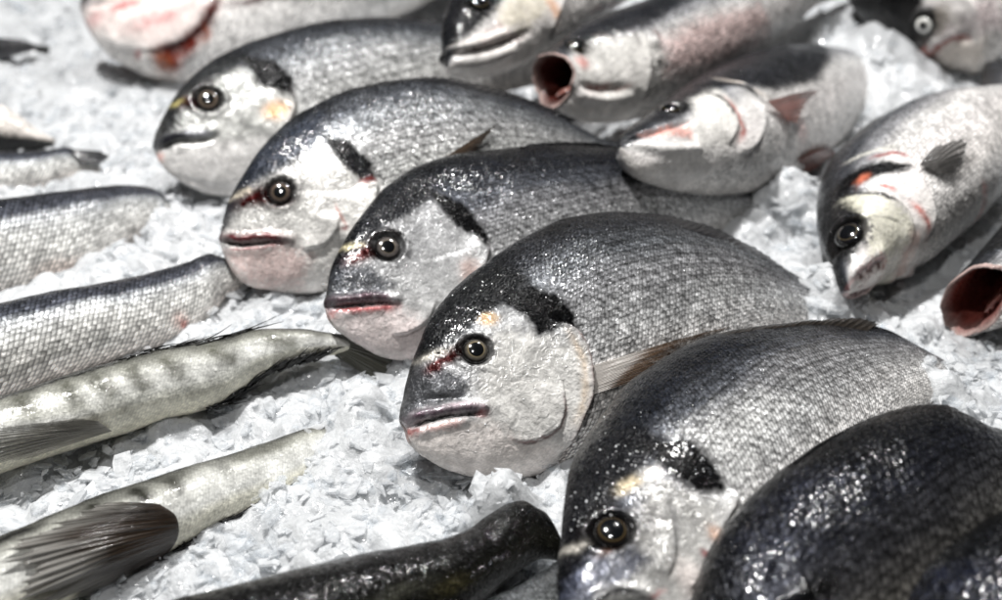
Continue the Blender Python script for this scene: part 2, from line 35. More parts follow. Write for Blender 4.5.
{"L":0.34748,"up":[[0.0,0.0],[0.00372,0.01401],[0.0137,0.02714],[0.03045,0.04156],[0.04955,0.05675],[0.06945,0.07105],[0.08972,0.07941],[0.11161,0.08644],[0.1464,0.0951],[0.18924,0.09691],[0.22361,0.09237],[0.25361,0.08429],[0.30153,0.06717],[0.33461,0.04787],[0.34489,0.02612],[0.34748,0.01737]],"lo":[[0.0,0.0],[0.01909,-0.02813],[0.06016,-0.03773],[0.11296,-0.03572],[0.17836,-0.02958],[0.25142,-0.01695],[0.30454,-0.01009],[0.34748,-0.01737]],"wt":"bream","W":0.03501,"mat":[[0.68833,0.71877,-0.09785],[0.31725,-0.17698,0.93168],[-0.65235,0.67235,0.34985],[0.03346,0.39336,0.04]],"px":0.000463,"paint":[["poly",[0.66,0.655,0.64],0.85,0.00648,[[0.0745,0.04173],[0.0839,0.01907],[0.0916,0.00209],[0.06538,-0.00975],[0.03798,-0.02231],[0.00489,-0.00666],[0.00991,0.01203],[0.02778,0.0198],[0.04326,0.01793],[0.05951,0.02787]]],["poly",[0.82,0.82,0.81],0.6,0.0111,[[0.10782,0.04633],[0.16989,0.04139],[0.18722,0.02555],[0.14109,0.0126],[0.09529,0.00567],[0.0963,0.02385]]],["poly",[0.06,0.063,0.075],1,0.00416,[[0.0057,0.01991],[0.02707,0.04099],[0.05124,0.05983],[0.07038,0.07195],[0.08719,0.07727],[0.09859,0.0619],[0.09732,0.04664],[0.0815,0.04196],[0.06932,0.04178],[0.05474,0.03731],[0.04234,0.03539],[0.03089,0.02848],[0.01517,0.02054]]],["poly",[0.04,0.04,0.045],0.95,0.00416,[[0.08874,0.05391],[0.10654,0.04039],[0.10627,0.02271],[0.1007,0.00721],[0.08654,0.01347],[0.08251,0.0269],[0.0828,0.04072]]],["poly",[0.26,0.275,0.33],0.85,0.0037,[[0.00653,0.01941],[0.01865,0.02415],[0.02953,0.02161],[0.04212,0.01556],[0.04312,0.00519],[0.03006,0.00407],[0.01737,0.00869],[0.00952,0.00569]]],["blob",[0.8,0.74,0.62],0.8,[0.06518,0.03916],[0.00694,0.0037],0],["blob",[0.82,0.8,0.77],0.8,[0.07745,0.03721],[0.00463,0.00324],0],["stroke",[0.3,0.3,0.31],0.5,0.00324,[[0.07117,0.02154],[0.06302,0.00838],[0.05134,-0.00088]]],["stroke",[0.35,0.34,0.34],0.5,0.00278,[[0.06083,0.02302],[0.05163,0.01073]]],["stroke",[0.82,0.8,0.76],0.85,0.0037,[[0.02458,0.03587],[0.02789,0.03178],[0.03283,0.02933]]],["blob",[0.07,0.045,0.04],0.95,[0.04253,0.02781],[0.01249,0.0111],0],["blob",[0.3,0.18,0.1],0.8,[0.03587,0.02117],[0.0074,0.00278],0],["stroke",[0.13,0.13,0.14],0.9,0.00278,[[0.01063,0.007],[0.01964,0.00511],[0.0268,0.00042],[0.03083,-0.00565]]],["stroke",[0.6,0.3,0.3],0.6,0.00231,[[0.03116,-0.00803],[0.03915,-0.00862]]],["blob",[0.45,0.08,0.1],0.8,[0.0654,-0.00822],[0.00231,0.00324],0],["blob",[0.75,0.5,0.3],0.6,[0.07698,-0.00592],[0.00416,0.00648],0],["blob",[0.86,0.82,0.8],0.8,[0.05264,-0.01235],[0.00648,0.01018],0],["stroke",[0.3,0.2,0.18],0.6,0.00116,[[0.10156,0.00213],[0.0832,-0.00409],[0.06631,-0.01027],[0.04847,-0.01716]]]],"relief":[["groove",0.00185,0.00185,[[0.0004,-0.00062],[0.01462,-0.00075],[0.02681,-0.00624],[0.03139,-0.01129]]],["ridge",0.00185,0.0037,[[0.01063,0.007],[0.01964,0.00511],[0.0268,0.00042],[0.03083,-0.00565]]],["step",0.00324,0.01296,[[0.10313,0.01302],[0.10156,0.00213],[0.0832,-0.00409],[0.06631,-0.01027],[0.04847,-0.01716]]],["step",0.00139,0.00925,[[0.06506,0.01306],[0.05617,0.00142],[0.0436,-0.00645]]]],"eye":[[0.04177,0.02706],0.00833,0.00555,[0.15,0.1,0.06],1.0],"fins":[{"name":"dorsal_fin","base":[[0.18162,0.01287,0.09014],[0.20422,0.01538,0.08597],[0.23051,0.01682,0.07704],[0.28517,0.0103,0.06237],[0.31371,0.00837,0.04542]],"tip":[[0.21045,0.00093,0.09511],[0.23868,0.00093,0.08952],[0.27682,0.00093,0.07781],[0.32348,0.00093,0.06154],[0.34544,0.0,0.0475]],"cols":[[0.2,0.18,0.16],[0.07,0.06,0.06]],"rays":26,"ragged":0.5}],"kind":"bream","name":"sea_bream","label":"large bream with head pointing down out of frame, frosty speckled cheek, ragged back fin","cat":"fish","group":"sea breams in the middle row","res":[460,260],"sc":0.0028,"pal":[[0,[0.88,0.86,0.84],0.05],[0.22,[0.88,0.87,0.86],0.2],[0.4,[0.8,0.8,0.8],0.5],[0.56,[0.68,0.68,0.69],0.6],[0.69,[0.34,0.35,0.375],0.5],[0.8,[0.105,0.115,0.14],0.4],[1,[0.02,0.022,0.028],0.25]],"drops":190,"dropc":[[0.07485,0.03307],0.03470223448110973]},
{"L":0.27088,"up":[[0.0,0.0],[0.00836,0.00962],[0.02453,0.02536],[0.04244,0.03836],[0.05932,0.05177],[0.07475,0.05925],[0.09378,0.06553],[0.11944,0.07098],[0.1434,0.07384],[0.16613,0.07416],[0.19119,0.07073],[0.21042,0.06521],[0.21908,0.0583],[0.22559,0.04811],[0.23512,0.03899],[0.2503,0.02431],[0.27088,0.01625]],"lo":[[0.0,0.0],[0.00645,-0.02124],[0.03389,-0.04193],[0.07302,-0.04834],[0.13571,-0.04403],[0.20757,-0.02176],[0.27088,-0.01625]],"wt":"bream","W":0.03675,"mat":[[0.85837,0.50769,0.07383],[0.17984,-0.43256,0.88349],[-0.48048,0.74508,0.4626],[0.06609,0.3587,0.03]],"px":0.000443,"paint":[["blob",[0.02,0.02,0.022],0.9,[0.07816,0.01111],[0.01151,0.0062],0],["blob",[0.05,0.05,0.06],0.8,[0.08605,0.05318],[0.00575,0.00443],0],["poly",[0.17,0.18,0.23],0.3,0.00885,[[0.06983,0.05111],[0.11103,0.06395],[0.13074,0.05126],[0.11068,0.04296],[0.07307,0.03034],[0.05254,0.02807]]]],"relief":[["step",0.00221,0.01328,[[0.07003,0.03256],[0.07659,0.02236],[0.07391,0.00864]]]],"fins":[{"name":"tail_fin","base":[[0.26938,0.00508,0.00888],[0.26234,0.00737,-0.00086],[0.25397,0.00712,-0.00964]],"tip":[[0.30049,0.00482,0.01135],[0.27344,0.00585,-0.00873],[0.27135,0.00089,-0.02981]],"cols":[[0.09,0.09,0.1],[0.04,0.04,0.045]],"rays":16},{"name":"dorsal_fin","base":[[0.11648,0.00426,0.06968],[0.13922,0.00576,0.0722],[0.1613,0.0063,0.07239],[0.18465,0.00814,0.06863],[0.20303,0.0088,0.06306],[0.2096,0.01404,0.05252]],"tip":[[0.12417,0.00782,0.07003],[0.14858,0.00665,0.07269],[0.17486,0.00133,0.0737],[0.19912,0.00089,0.07035],[0.21735,0.00089,0.06347],[0.22598,0.0,0.05096]],"cols":[[0.06,0.06,0.07],[0.03,0.03,0.035]],"rays":24,"ragged":0.3}],"kind":"bream","name":"dark_bream","label":"broad blue black bream lying in front of the speckled one, head out of frame","cat":"fish","group":"dark breams at the lower right","res":[360,220],"sc":0.0034,"pal":[[0,[0.52,0.5,0.48],0.15],[0.3,[0.36,0.35,0.33],0.35],[0.5,[0.22,0.22,0.23],0.5],[0.66,[0.14,0.145,0.17],0.5],[0.82,[0.07,0.075,0.09],0.4],[1,[0.03,0.032,0.036],0.25]]},
{"L":0.25115,"up":[[0.0,0.0],[0.01828,0.01706],[0.04058,0.03844],[0.07028,0.0603],[0.09083,0.069],[0.11404,0.07301],[0.14015,0.07463],[0.17403,0.07279],[0.21438,0.05438],[0.25115,0.01507]],"lo":[[0.0,0.0],[0.00929,-0.02059],[0.04342,-0.04049],[0.09359,-0.0432],[0.16911,-0.024],[0.25115,-0.01507]],"wt":"bream","W":0.03535,"mat":[[0.89103,0.44691,0.07964],[0.10646,-0.37626,0.92038],[-0.44129,0.8116,0.38284],[0.13614,0.32008,0.03]],"px":0.00042,"paint":[["poly",[0.11,0.125,0.19],0.4,0.00672,[[0.06759,0.05707],[0.08279,0.06202],[0.10219,0.05321],[0.09292,0.03425]]]],"relief":[],"fins":[],"kind":"bream","name":"dark_bream","label":"blue black bream cut off by the lower right corner, only its back showing","cat":"fish","group":"dark breams at the lower right","res":[240,160],"sc":0.0034,"pal":[[0,[0.52,0.5,0.48],0.15],[0.3,[0.36,0.35,0.33],0.35],[0.5,[0.22,0.22,0.23],0.5],[0.66,[0.14,0.145,0.17],0.5],[0.82,[0.07,0.075,0.09],0.4],[1,[0.03,0.032,0.036],0.25]]},
{"L":0.52395,"up":[[0.0,0.0],[0.00794,0.01683],[0.02685,0.02983],[0.07004,0.04627],[0.13376,0.06023],[0.22113,0.07284],[0.33265,0.07437],[0.43052,0.05053],[0.52395,0.0262]],"lo":[[0.0,0.0],[0.00562,-0.03246],[0.01946,-0.05347],[0.04022,-0.07097],[0.0682,-0.08507],[0.11289,-0.09253],[0.16501,-0.08877],[0.23282,-0.07677],[0.33057,-0.05454],[0.42301,-0.0309],[0.52395,-0.0262]],"W":0.05674,"mat":[[0.86228,0.50644,0.0],[0.37202,-0.63341,0.67852],[-0.34363,0.58507,0.73458],[-0.38704,1.14097,0.06]],"px":0.000913,"paint":[["poly",[0.88,0.82,0.8],0.9,0.00822,[[0.00165,0.00088],[0.03428,0.00262],[0.10279,-0.02302],[0.0976,-0.0435],[0.07213,-0.05675],[0.04719,-0.05655],[0.02111,-0.04244],[0.00287,-0.02249]]],["poly",[0.91,0.9,0.89],0.9,0.0073,[[0.00188,-0.02667],[0.04313,-0.05906],[0.08407,-0.05997],[0.10479,-0.04437],[0.22072,-0.04381],[0.32678,-0.05385],[0.18584,-0.08883],[0.07078,-0.08583],[0.01916,-0.05442]]],["blob",[0.7,0.28,0.28],0.8,[0.03462,-0.01289],[0.01461,0.00457],0],["blob",[0.78,0.45,0.45],0.6,[0.05825,-0.03492],[0.02374,0.00639],0],["blob",[0.76,0.5,0.5],0.5,[0.00727,-0.01424],[0.0073,0.0073],0],["poly",[0.42,0.13,0.07],0.9,0.00548,[[0.11537,-0.03386],[0.10386,-0.04773],[0.09522,-0.05947],[0.08369,-0.06153],[0.07592,-0.0721],[0.06253,-0.07699],[0.04967,-0.07008],[0.04474,-0.05963],[0.06148,-0.06357],[0.08103,-0.05749],[0.09517,-0.04558],[0.10486,-0.03137]]],["stroke",[0.24,0.05,0.03],1,0.00822,[[0.11008,-0.03265],[0.1013,-0.04352],[0.08738,-0.05409],[0.07306,-0.06033],[0.05849,-0.06107],[0.04506,-0.05819]]],["stroke",[0.36,0.1,0.05],1,0.01004,[[0.05484,-0.06151],[0.05833,-0.07021],[0.06431,-0.07685]]],["stroke",[0.36,0.1,0.05],1,0.00913,[[0.07932,-0.05703],[0.07919,-0.06521],[0.0744,-0.06232]]],["stroke",[0.6,0.35,0.22],0.6,0.00822,[[0.04798,-0.06077],[0.05011,-0.06747],[0.05917,-0.07596]]],["stroke",[0.55,0.25,0.12],0.7,0.00548,[[0.09338,-0.05219],[0.09484,-0.06104],[0.08678,-0.06396]]],["stroke",[0.25,0.05,0.06],0.9,0.00548,[[0.12146,-0.03891],[0.14009,-0.04088],[0.16016,-0.03914],[0.25333,-0.0438]]],["blob",[0.6,0.2,0.2],0.7,[0.03325,-0.05685],[0.00365,0.00365],0],["stroke",[0.05,0.05,0.055],0.95,0.01096,[[0.15317,-0.03604],[0.24219,-0.0444],[0.35131,-0.04511]]]],"relief":[["step",0.00274,0.02374,[[0.12644,-0.01676],[0.10903,-0.03617],[0.09338,-0.05219],[0.07155,-0.05909],[0.04668,-0.05876],[0.02047,-0.04527],[0.00419,-0.02701]]],["ridge",0.00365,0.00639,[[0.04229,-0.06321],[0.06185,-0.07547],[0.08082,-0.07033]]],["groove",0.00274,0.00365,[[0.00175,-0.00156],[0.02274,-0.00581],[0.05669,-0.01065]]]],"fins":[],"kind":"bass","name":"sea_bass","label":"bass with pale pink jaw and rust red blood streak behind it, upper left corner","cat":"fish","group":"sea bass at the back","res":[240,160],"sc":0.0026,"pal":[[0,[0.9,0.88,0.86],0.05],[0.38,[0.9,0.88,0.87],0.08],[0.58,[0.84,0.83,0.82],0.2],[0.72,[0.58,0.58,0.59],0.35],[0.83,[0.22,0.23,0.25],0.4],[1,[0.06,0.063,0.07],0.25]]},
{"L":0.29772,"up":[[0.0,0.0],[0.00752,0.01362],[0.02367,0.03107],[0.04426,0.04303],[0.07682,0.05523],[0.12791,0.06372],[0.18683,0.06343],[0.24765,0.04969],[0.28874,0.02866],[0.29772,0.01489]],"lo":[[0.0,0.0],[0.00637,-0.00705],[0.02808,-0.01893],[0.05037,-0.02616],[0.07752,-0.02965],[0.11058,-0.03259],[0.15625,-0.03361],[0.20982,-0.03281],[0.25982,-0.02213],[0.29772,-0.01489]],"W":0.03115,"mat":[[0.59909,0.79432,0.10077],[0.50347,-0.47157,0.72397],[-0.62258,0.38299,0.68243],[-0.03941,0.91596,0.095]],"px":0.000762,"paint":[["poly",[0.07,0.07,0.08],0.92,0.00533,[[0.00108,0.00716],[0.02547,0.03411],[0.05674,0.04922],[0.09628,0.05926],[0.11912,0.04549],[0.07897,0.02431],[0.05364,0.013],[0.0347,0.01053],[0.01746,0.00837],[0.00762,0.00744]]],["poly",[0.8,0.77,0.7],0.85,0.00457,[[0.05619,0.01341],[0.08139,0.0153],[0.11272,0.01032],[0.09158,-0.00965],[0.05973,-0.01161],[0.04711,0.00276]]],["poly",[0.62,0.52,0.5],0.8,0.00381,[[0.01878,0.00535],[0.04759,0.00337],[0.05288,-0.00774],[0.02446,-0.0002]]],["blob",[0.85,0.65,0.5],0.8,[0.10183,-0.00814],[0.00533,0.01143],0],["stroke",[0.72,0.7,0.68],0.9,0.00381,[[0.00893,0.0098],[0.02301,0.00333],[0.04827,-0.00302],[0.06851,-0.00702]]],["stroke",[0.25,0.12,0.12],0.8,0.00229,[[0.0065,0.00511],[0.02813,-0.00553],[0.05882,-0.01339],[0.07051,-0.01386]]],["stroke",[0.7,0.69,0.68],0.9,0.00457,[[0.00336,0.00144],[0.01991,-0.00942],[0.0463,-0.0174]]],["stroke",[0.5,0.2,0.2],0.7,0.00305,[[0.14679,-0.0258],[0.18667,-0.03071],[0.23068,-0.03575]]]],"relief":[["groove",0.00381,0.00229,[[0.00251,0.00622],[0.01468,-0.00061],[0.03955,-0.00865],[0.0685,-0.01306]]],["ridge",0.00305,0.00381,[[0.0069,0.00897],[0.02174,0.00153],[0.04707,-0.00482]]],["ridge",0.00305,0.00381,[[0.00236,-0.00082],[0.02134,-0.01081],[0.04847,-0.01709]]],["step",0.00381,0.01372,[[0.14093,0.02052],[0.12499,-0.00357],[0.10168,-0.01713],[0.08566,-0.02561]]]],"eye":[[0.04913,0.02707],0.00838,0.00533,[0.12,0.11,0.1],1.0],"fins":[],"kind":"bass","name":"sea_bass","label":"dark headed bass pointing down at the top edge, with shut pale lips","cat":"fish","group":"sea bass at the back","res":[240,160],"sc":0.0026,"pal":[[0,[0.9,0.88,0.86],0.05],[0.38,[0.9,0.88,0.87],0.08],[0.58,[0.84,0.83,0.82],0.2],[0.72,[0.58,0.58,0.59],0.35],[0.83,[0.22,0.23,0.25],0.4],[1,[0.06,0.063,0.07],0.25]]},
{"L":0.44445,"up":[[0.0,0.02348],[0.02207,0.02743],[0.05525,0.03443],[0.088,0.03695],[0.12968,0.03697],[0.191,0.03957],[0.26711,0.04122],[0.36072,0.03387],[0.41375,0.02108],[0.44445,0.02222]],"lo":[[0.0,-0.01819],[0.03607,-0.04212],[0.07184,-0.04919],[0.12813,-0.05128],[0.20298,-0.04809],[0.29107,-0.03633],[0.37303,-0.01977],[0.44445,-0.02222]],"W":0.03885,"open":0.02312,"mat":[[0.6817,0.73086,-0.03375],[0.59999,-0.53204,0.59745],[-0.41869,0.42753,0.8012],[0.03863,0.90885,0.085]],"px":0.000748,"paint":[["poly",[0.1,0.105,0.12],0.85,0.00524,[[0.00719,0.0246],[0.02391,0.03032],[0.05621,0.03591],[0.09551,0.03868],[0.1491,0.03973],[0.1487,0.02377],[0.10899,0.01344],[0.08232,0.01015],[0.06051,0.01465],[0.03772,0.01626],[0.01663,0.01608]]],["poly",[0.8,0.79,0.77],0.85,0.00524,[[0.01257,0.01299],[0.04702,0.01618],[0.07968,0.00717],[0.09529,-0.01037],[0.09228,-0.036],[0.06288,-0.0407],[0.02392,-0.02598],[0.00174,-0.0056]]],["poly",[0.82,0.68,0.66],0.7,0.00898,[[0.09977,-0.00312],[0.14684,0.00157],[0.22991,-0.00444],[0.24293,-0.03422],[0.13156,-0.03506],[0.08904,-0.02809]]],["blob",[0.75,0.45,0.42],0.7,[0.01951,0.00435],[0.00674,0.00599],0],["blob",[0.03,0.03,0.03],0.95,[0.0854,-0.01716],[0.00337,0.00225],-0.6],["stroke",[0.5,0.3,0.28],0.9,0.00449,[[0.01348,-0.01382],[0.02615,-0.01778],[0.03709,-0.01993]]],["stroke",[0.4,0.3,0.28],0.85,0.00299,[[0.03636,-0.02268],[0.04535,-0.02429],[0.055,-0.02451]]],["stroke",[0.28,0.25,0.25],0.7,0.00225,[[0.04498,0.02166],[0.05566,0.01888],[0.05724,0.0099]]],["stroke",[0.28,0.25,0.25],0.7,0.00225,[[0.07387,0.0177],[0.07486,0.00896],[0.07321,-0.00157]]],["stroke",[0.5,0.3,0.28],0.5,0.00449,[[0.09651,0.00723],[0.09594,-0.00719]]]],"relief":[["groove",0.00299,0.00299,[[0.00744,-0.01152],[0.02561,-0.01916],[0.04535,-0.02429]]],["ridge",0.00225,0.00374,[[0.00458,-0.01762],[0.02921,-0.02741],[0.05197,-0.03218]]],["step",0.00374,0.01347,[[0.08439,0.02025],[0.08201,-0.00105],[0.07363,-0.02362],[0.06288,-0.0407]]],["ridge",0.00225,0.00449,[[0.08528,0.01318],[0.08928,-0.00165]]]],"eye":[[0.02823,0.01877],0.00674,0.00449,[0.12,0.11,0.1],1.0],"fins":[],"kind":"bass","name":"sea_bass","label":"bass with round gaping red mouth and pinkish side, between the other two at top","cat":"fish","group":"sea bass at the back","res":[260,180],"sc":0.0026,"pal":[[0,[0.9,0.88,0.86],0.05],[0.38,[0.9,0.88,0.87],0.08],[0.58,[0.84,0.83,0.82],0.2],[0.72,[0.58,0.58,0.59],0.35],[0.83,[0.22,0.23,0.25],0.4],[1,[0.06,0.063,0.07],0.25]],"notch":0.25,"inner":[0.28,0.12,0.1]},
{"L":0.49628,"up":[[0.0,0.0],[0.01142,0.00925],[0.0367,0.01486],[0.06903,0.02239],[0.10376,0.0294],[0.14926,0.03752],[0.20005,0.04321],[0.26126,0.04667],[0.31096,0.04613],[0.35795,0.03877],[0.41404,0.03024],[0.49628,0.04963]],"lo":[[0.0,0.0],[0.00359,-0.01903],[0.02525,-0.0322],[0.05241,-0.04269],[0.08855,-0.0536],[0.12425,-0.06023],[0.17437,-0.06436],[0.24337,-0.06026],[0.33982,-0.04268],[0.44082,-0.02086],[0.49628,-0.04963]],"W":0.03876,"mat":[[0.59999,0.77526,-0.19747],[0.62855,-0.30411,0.71585],[-0.49492,0.55362,0.66975],[0.08058,0.78954,0.088]],"px":0.000696,"paint":[["poly",[0.13,0.135,0.15],0.9,0.00487,[[0.11814,0.03045],[0.2019,0.04489],[0.26432,0.04932],[0.36645,0.0421],[0.29999,0.01193],[0.24653,-0.00525],[0.16905,-0.00381],[0.14451,0.01045],[0.12906,0.02359]]],["poly",[0.12,0.12,0.13],0.85,0.00418,[[-0.00074,-0.00056],[0.00962,0.00717],[0.06071,0.02111],[0.10426,0.02854],[0.11555,0.02532],[0.08152,0.01261],[0.05014,0.00023],[0.02909,0.00657],[0.00634,0.00067]]],["poly",[0.84,0.83,0.81],0.9,0.00418,[[0.08052,0.01329],[0.11412,0.01585],[0.10988,-0.00388],[0.10041,-0.02322],[0.07523,-0.03746],[0.03252,-0.02831],[0.00591,-0.00822],[0.04479,-0.01738],[0.06052,-0.00377]]],["poly",[0.82,0.62,0.58],0.9,0.00278,[[0.0139,0.00216],[0.03407,-0.00046],[0.05502,-0.0048],[0.04808,-0.01538],[0.02772,-0.0067]]],["poly",[0.84,0.83,0.82],0.8,0.00487,[[0.00172,-0.00491],[0.00844,-0.00389],[0.05063,-0.02198],[0.09221,-0.03541],[0.1604,-0.04786],[0.18921,-0.06556],[0.0844,-0.05206],[0.02145,-0.02931]]],["stroke",[0.88,0.86,0.85],0.9,0.00278,[[0.00745,-0.00229],[0.02036,-0.01044],[0.05037,-0.02259]]],["stroke",[0.62,0.25,0.2],0.85,0.00487,[[0.10683,0.00454],[0.10374,-0.00906],[0.10041,-0.02322],[0.0922,-0.02867]]],["stroke",[0.1,0.09,0.09],0.85,0.00348,[[0.09984,0.01264],[0.10044,0.00189],[0.09835,-0.01307]]],["stroke",[0.06,0.065,0.075],0.9,0.00557,[[0.11082,0.02316],[0.12828,0.01602],[0.13708,0.00292],[0.13675,-0.00718]]],["stroke",[0.84,0.8,0.76],0.85,0.00418,[[0.13256,0.02352],[0.14168,0.00872],[0.15542,-0.00809]]],["poly",[0.88,0.87,0.86],0.8,0.00418,[[0.13384,-0.01381],[0.14971,-0.021],[0.15344,-0.04029],[0.12353,-0.0417],[0.11718,-0.02666]]],["blob",[0.8,0.62,0.6],0.6,[0.18406,-0.03759],[0.00974,0.00974],0]],"relief":[["groove",0.00278,0.00209,[[0.00264,0.00216],[0.01566,-0.00013],[0.03657,-0.00264],[0.05578,-0.00409]]],["ridge",0.00209,0.00348,[[0.00529,-0.00449],[0.02234,-0.01492],[0.05012,-0.0232]]],["step",0.00418,0.01392,[[0.14173,0.02042],[0.14053,-0.00413],[0.13121,-0.02322],[0.11106,-0.03611],[0.08599,-0.03892]]],["step",0.00278,0.00974,[[0.10559,0.01316],[0.10287,-0.00205],[0.09737,-0.01862],[0.07951,-0.03107]]]],"eye":[[0.06161,0.01377],0.00766,0.00557,[0.12,0.11,0.1],0.9],"fins":[{"name":"pectoral_fin","base":[[0.14173,0.04231,-0.01059],[0.15616,0.04115,-0.02881]],"tip":[[0.22172,0.04572,-0.01626],[0.18834,0.0455,-0.02227],[0.16408,0.04192,-0.03412]],"cols":[[0.66,0.48,0.45],[0.4,0.33,0.32]],"rays":9,"clear":0.3},{"name":"pelvic_fin","base":[[0.17659,0.02285,-0.05674],[0.20444,0.00339,-0.06322]],"tip":[[0.24829,0.01794,-0.05581],[0.27706,0.00348,-0.06195],[0.24512,0.00209,-0.06666]],"cols":[[0.6,0.4,0.36],[0.22,0.14,0.12]],"rays":8}],"kind":"bass","name":"sea_bass","label":"bass with raised pink pectoral fin and red gill slit, in front of the gaping one","cat":"fish","group":"sea bass at the back","res":[300,180],"sc":0.0026,"pal":[[0,[0.9,0.88,0.86],0.05],[0.38,[0.9,0.88,0.87],0.08],[0.58,[0.84,0.83,0.82],0.2],[0.72,[0.58,0.58,0.59],0.35],[0.83,[0.22,0.23,0.25],0.4],[1,[0.06,0.063,0.07],0.25]]},
{"L":0.37668,"up":[[0.0,0.0],[0.0066,0.0131],[0.02246,0.02641],[0.04368,0.04173],[0.06812,0.05574],[0.09782,0.06839],[0.13264,0.07518],[0.16657,0.076],[0.20512,0.07053],[0.24366,0.05884],[0.27463,0.04302],[0.31221,0.02971],[0.37668,0.0452]],"lo":[[0.0,0.0],[0.01084,-0.00367],[0.02535,-0.008],[0.05001,-0.01185],[0.07064,-0.02003],[0.09627,-0.02667],[0.13689,-0.03125],[0.18948,-0.03502],[0.26406,-0.02666],[0.37668,-0.0452]],"W":0.04363,"mat":[[0.59143,0.80538,0.03982],[0.1318,-0.14527,0.98057],[-0.79551,0.57469,0.19207],[0.22405,0.70026,0.03]],"px":0.000656,"paint":[["poly",[0.09,0.09,0.095],0.93,0.00459,[[0.01535,0.02747],[0.06479,0.05373],[0.07195,0.05318],[0.07507,0.04393],[0.05703,0.03172],[0.04165,0.01729],[0.02437,0.00877],[0.00861,0.00847],[0.00963,0.014]]],["poly",[0.8,0.79,0.72],0.85,0.00459,[[0.05502,0.03882],[0.06063,0.02583],[0.06281,0.00288],[0.06366,-0.00841],[0.06239,-0.01266],[0.03179,-0.00755],[0.01861,0.0016],[0.0353,0.0123]]],["poly",[0.86,0.85,0.84],0.8,0.00525,[[0.10644,0.00567],[0.13237,-0.01268],[0.19626,-0.02112],[0.18818,-0.03548],[0.1058,-0.02704],[0.07597,-0.01711]]],["poly",[0.05,0.05,0.055],0.93,0.00328,[[0.06335,0.04759],[0.07561,0.04872],[0.08692,0.04203],[0.09788,0.02825],[0.10003,0.01296],[0.09071,0.0139],[0.07811,0.0262],[0.06759,0.0356],[0.06178,0.04049]]],["stroke",[0.06,0.055,0.055],0.9,0.00394,[[0.06178,0.04049],[0.06102,0.02469],[0.0636,0.01155],[0.06509,0.00432]]],["stroke",[0.55,0.1,0.07],0.9,0.00328,[[0.0966,0.03989],[0.10634,0.03059],[0.11061,0.01939]]],["blob",[0.75,0.42,0.32],0.8,[0.07255,0.03546],[0.0059,0.00328],0],["stroke",[0.85,0.84,0.8],0.8,0.00394,[[0.09537,0.05416],[0.10424,0.04316],[0.11608,0.02914]]],["stroke",[0.62,0.18,0.13],0.85,0.00328,[[0.07007,0.02371],[0.07191,0.0122]]],["stroke",[0.66,0.26,0.2],0.85,0.00459,[[0.07275,-0.00142],[0.07456,-0.01014],[0.07379,-0.0168]]],["stroke",[0.85,0.72,0.68],0.7,0.00394,[[0.05818,-0.00981],[0.06518,-0.01457],[0.0522,-0.01274]]],["poly",[0.72,0.5,0.5],0.9,0.00262,[[3e-05,0.0019],[0.0068,0.00099],[0.02743,-0.00371],[0.033,-0.00741],[0.01782,-0.00364]]],["stroke",[0.25,0.1,0.1],0.8,0.00164,[[0.00244,0.00194],[0.01123,-0.00163],[0.03057,-0.00719]]],["blob",[0.8,0.35,0.28],0.6,[0.15545,-0.03086],[0.00459,0.00525],0]],"relief":[["groove",0.00262,0.00197,[[0.00138,0.00124],[0.01105,-0.00215],[0.03306,-0.0079]]],["ridge",0.00197,0.00394,[[0.00206,0.00328],[0.01243,6e-05],[0.02953,-0.00423]]],["step",0.00394,0.01312,[[0.10401,0.02015],[0.09466,0.00221],[0.08737,-0.01246],[0.07888,-0.01843],[0.06244,-0.0166]]],["step",0.00328,0.0105,[[0.06642,0.02735],[0.06612,0.00904],[0.06543,-0.00462],[0.0592,-0.01312],[0.04751,-0.01059]]],["groove",0.00262,0.00328,[[0.06178,0.04049],[0.06278,0.02556],[0.06478,0.00827]]]],"eye":[[0.02734,0.02071],0.00984,0.0059,[0.1,0.1,0.12],1.0],"fins":[{"name":"pectoral_fin","base":[[0.10385,0.04398,0.0098],[0.11011,0.03986,-0.00389]],"tip":[[0.13015,0.04872,0.00882],[0.14763,0.04801,0.0027],[0.1591,0.04437,-0.00707],[0.14786,0.03997,-0.01298],[0.11679,0.03848,-0.01058]],"cols":[[0.4,0.39,0.38],[0.14,0.14,0.14]],"rays":12,"clear":0.3,"ragged":0.25}],"kind":"bass","name":"sea_bass","label":"bass head pointing down with dark grey pectoral fin and bloody gill slit, right side","cat":"fish","group":"sea bass at the right","res":[320,200],"sc":0.0026,"pal":[[0,[0.9,0.88,0.86],0.05],[0.38,[0.9,0.88,0.87],0.08],[0.58,[0.84,0.83,0.82],0.2],[0.72,[0.58,0.58,0.59],0.35],[0.83,[0.22,0.23,0.25],0.4],[1,[0.06,0.063,0.07],0.25]]},
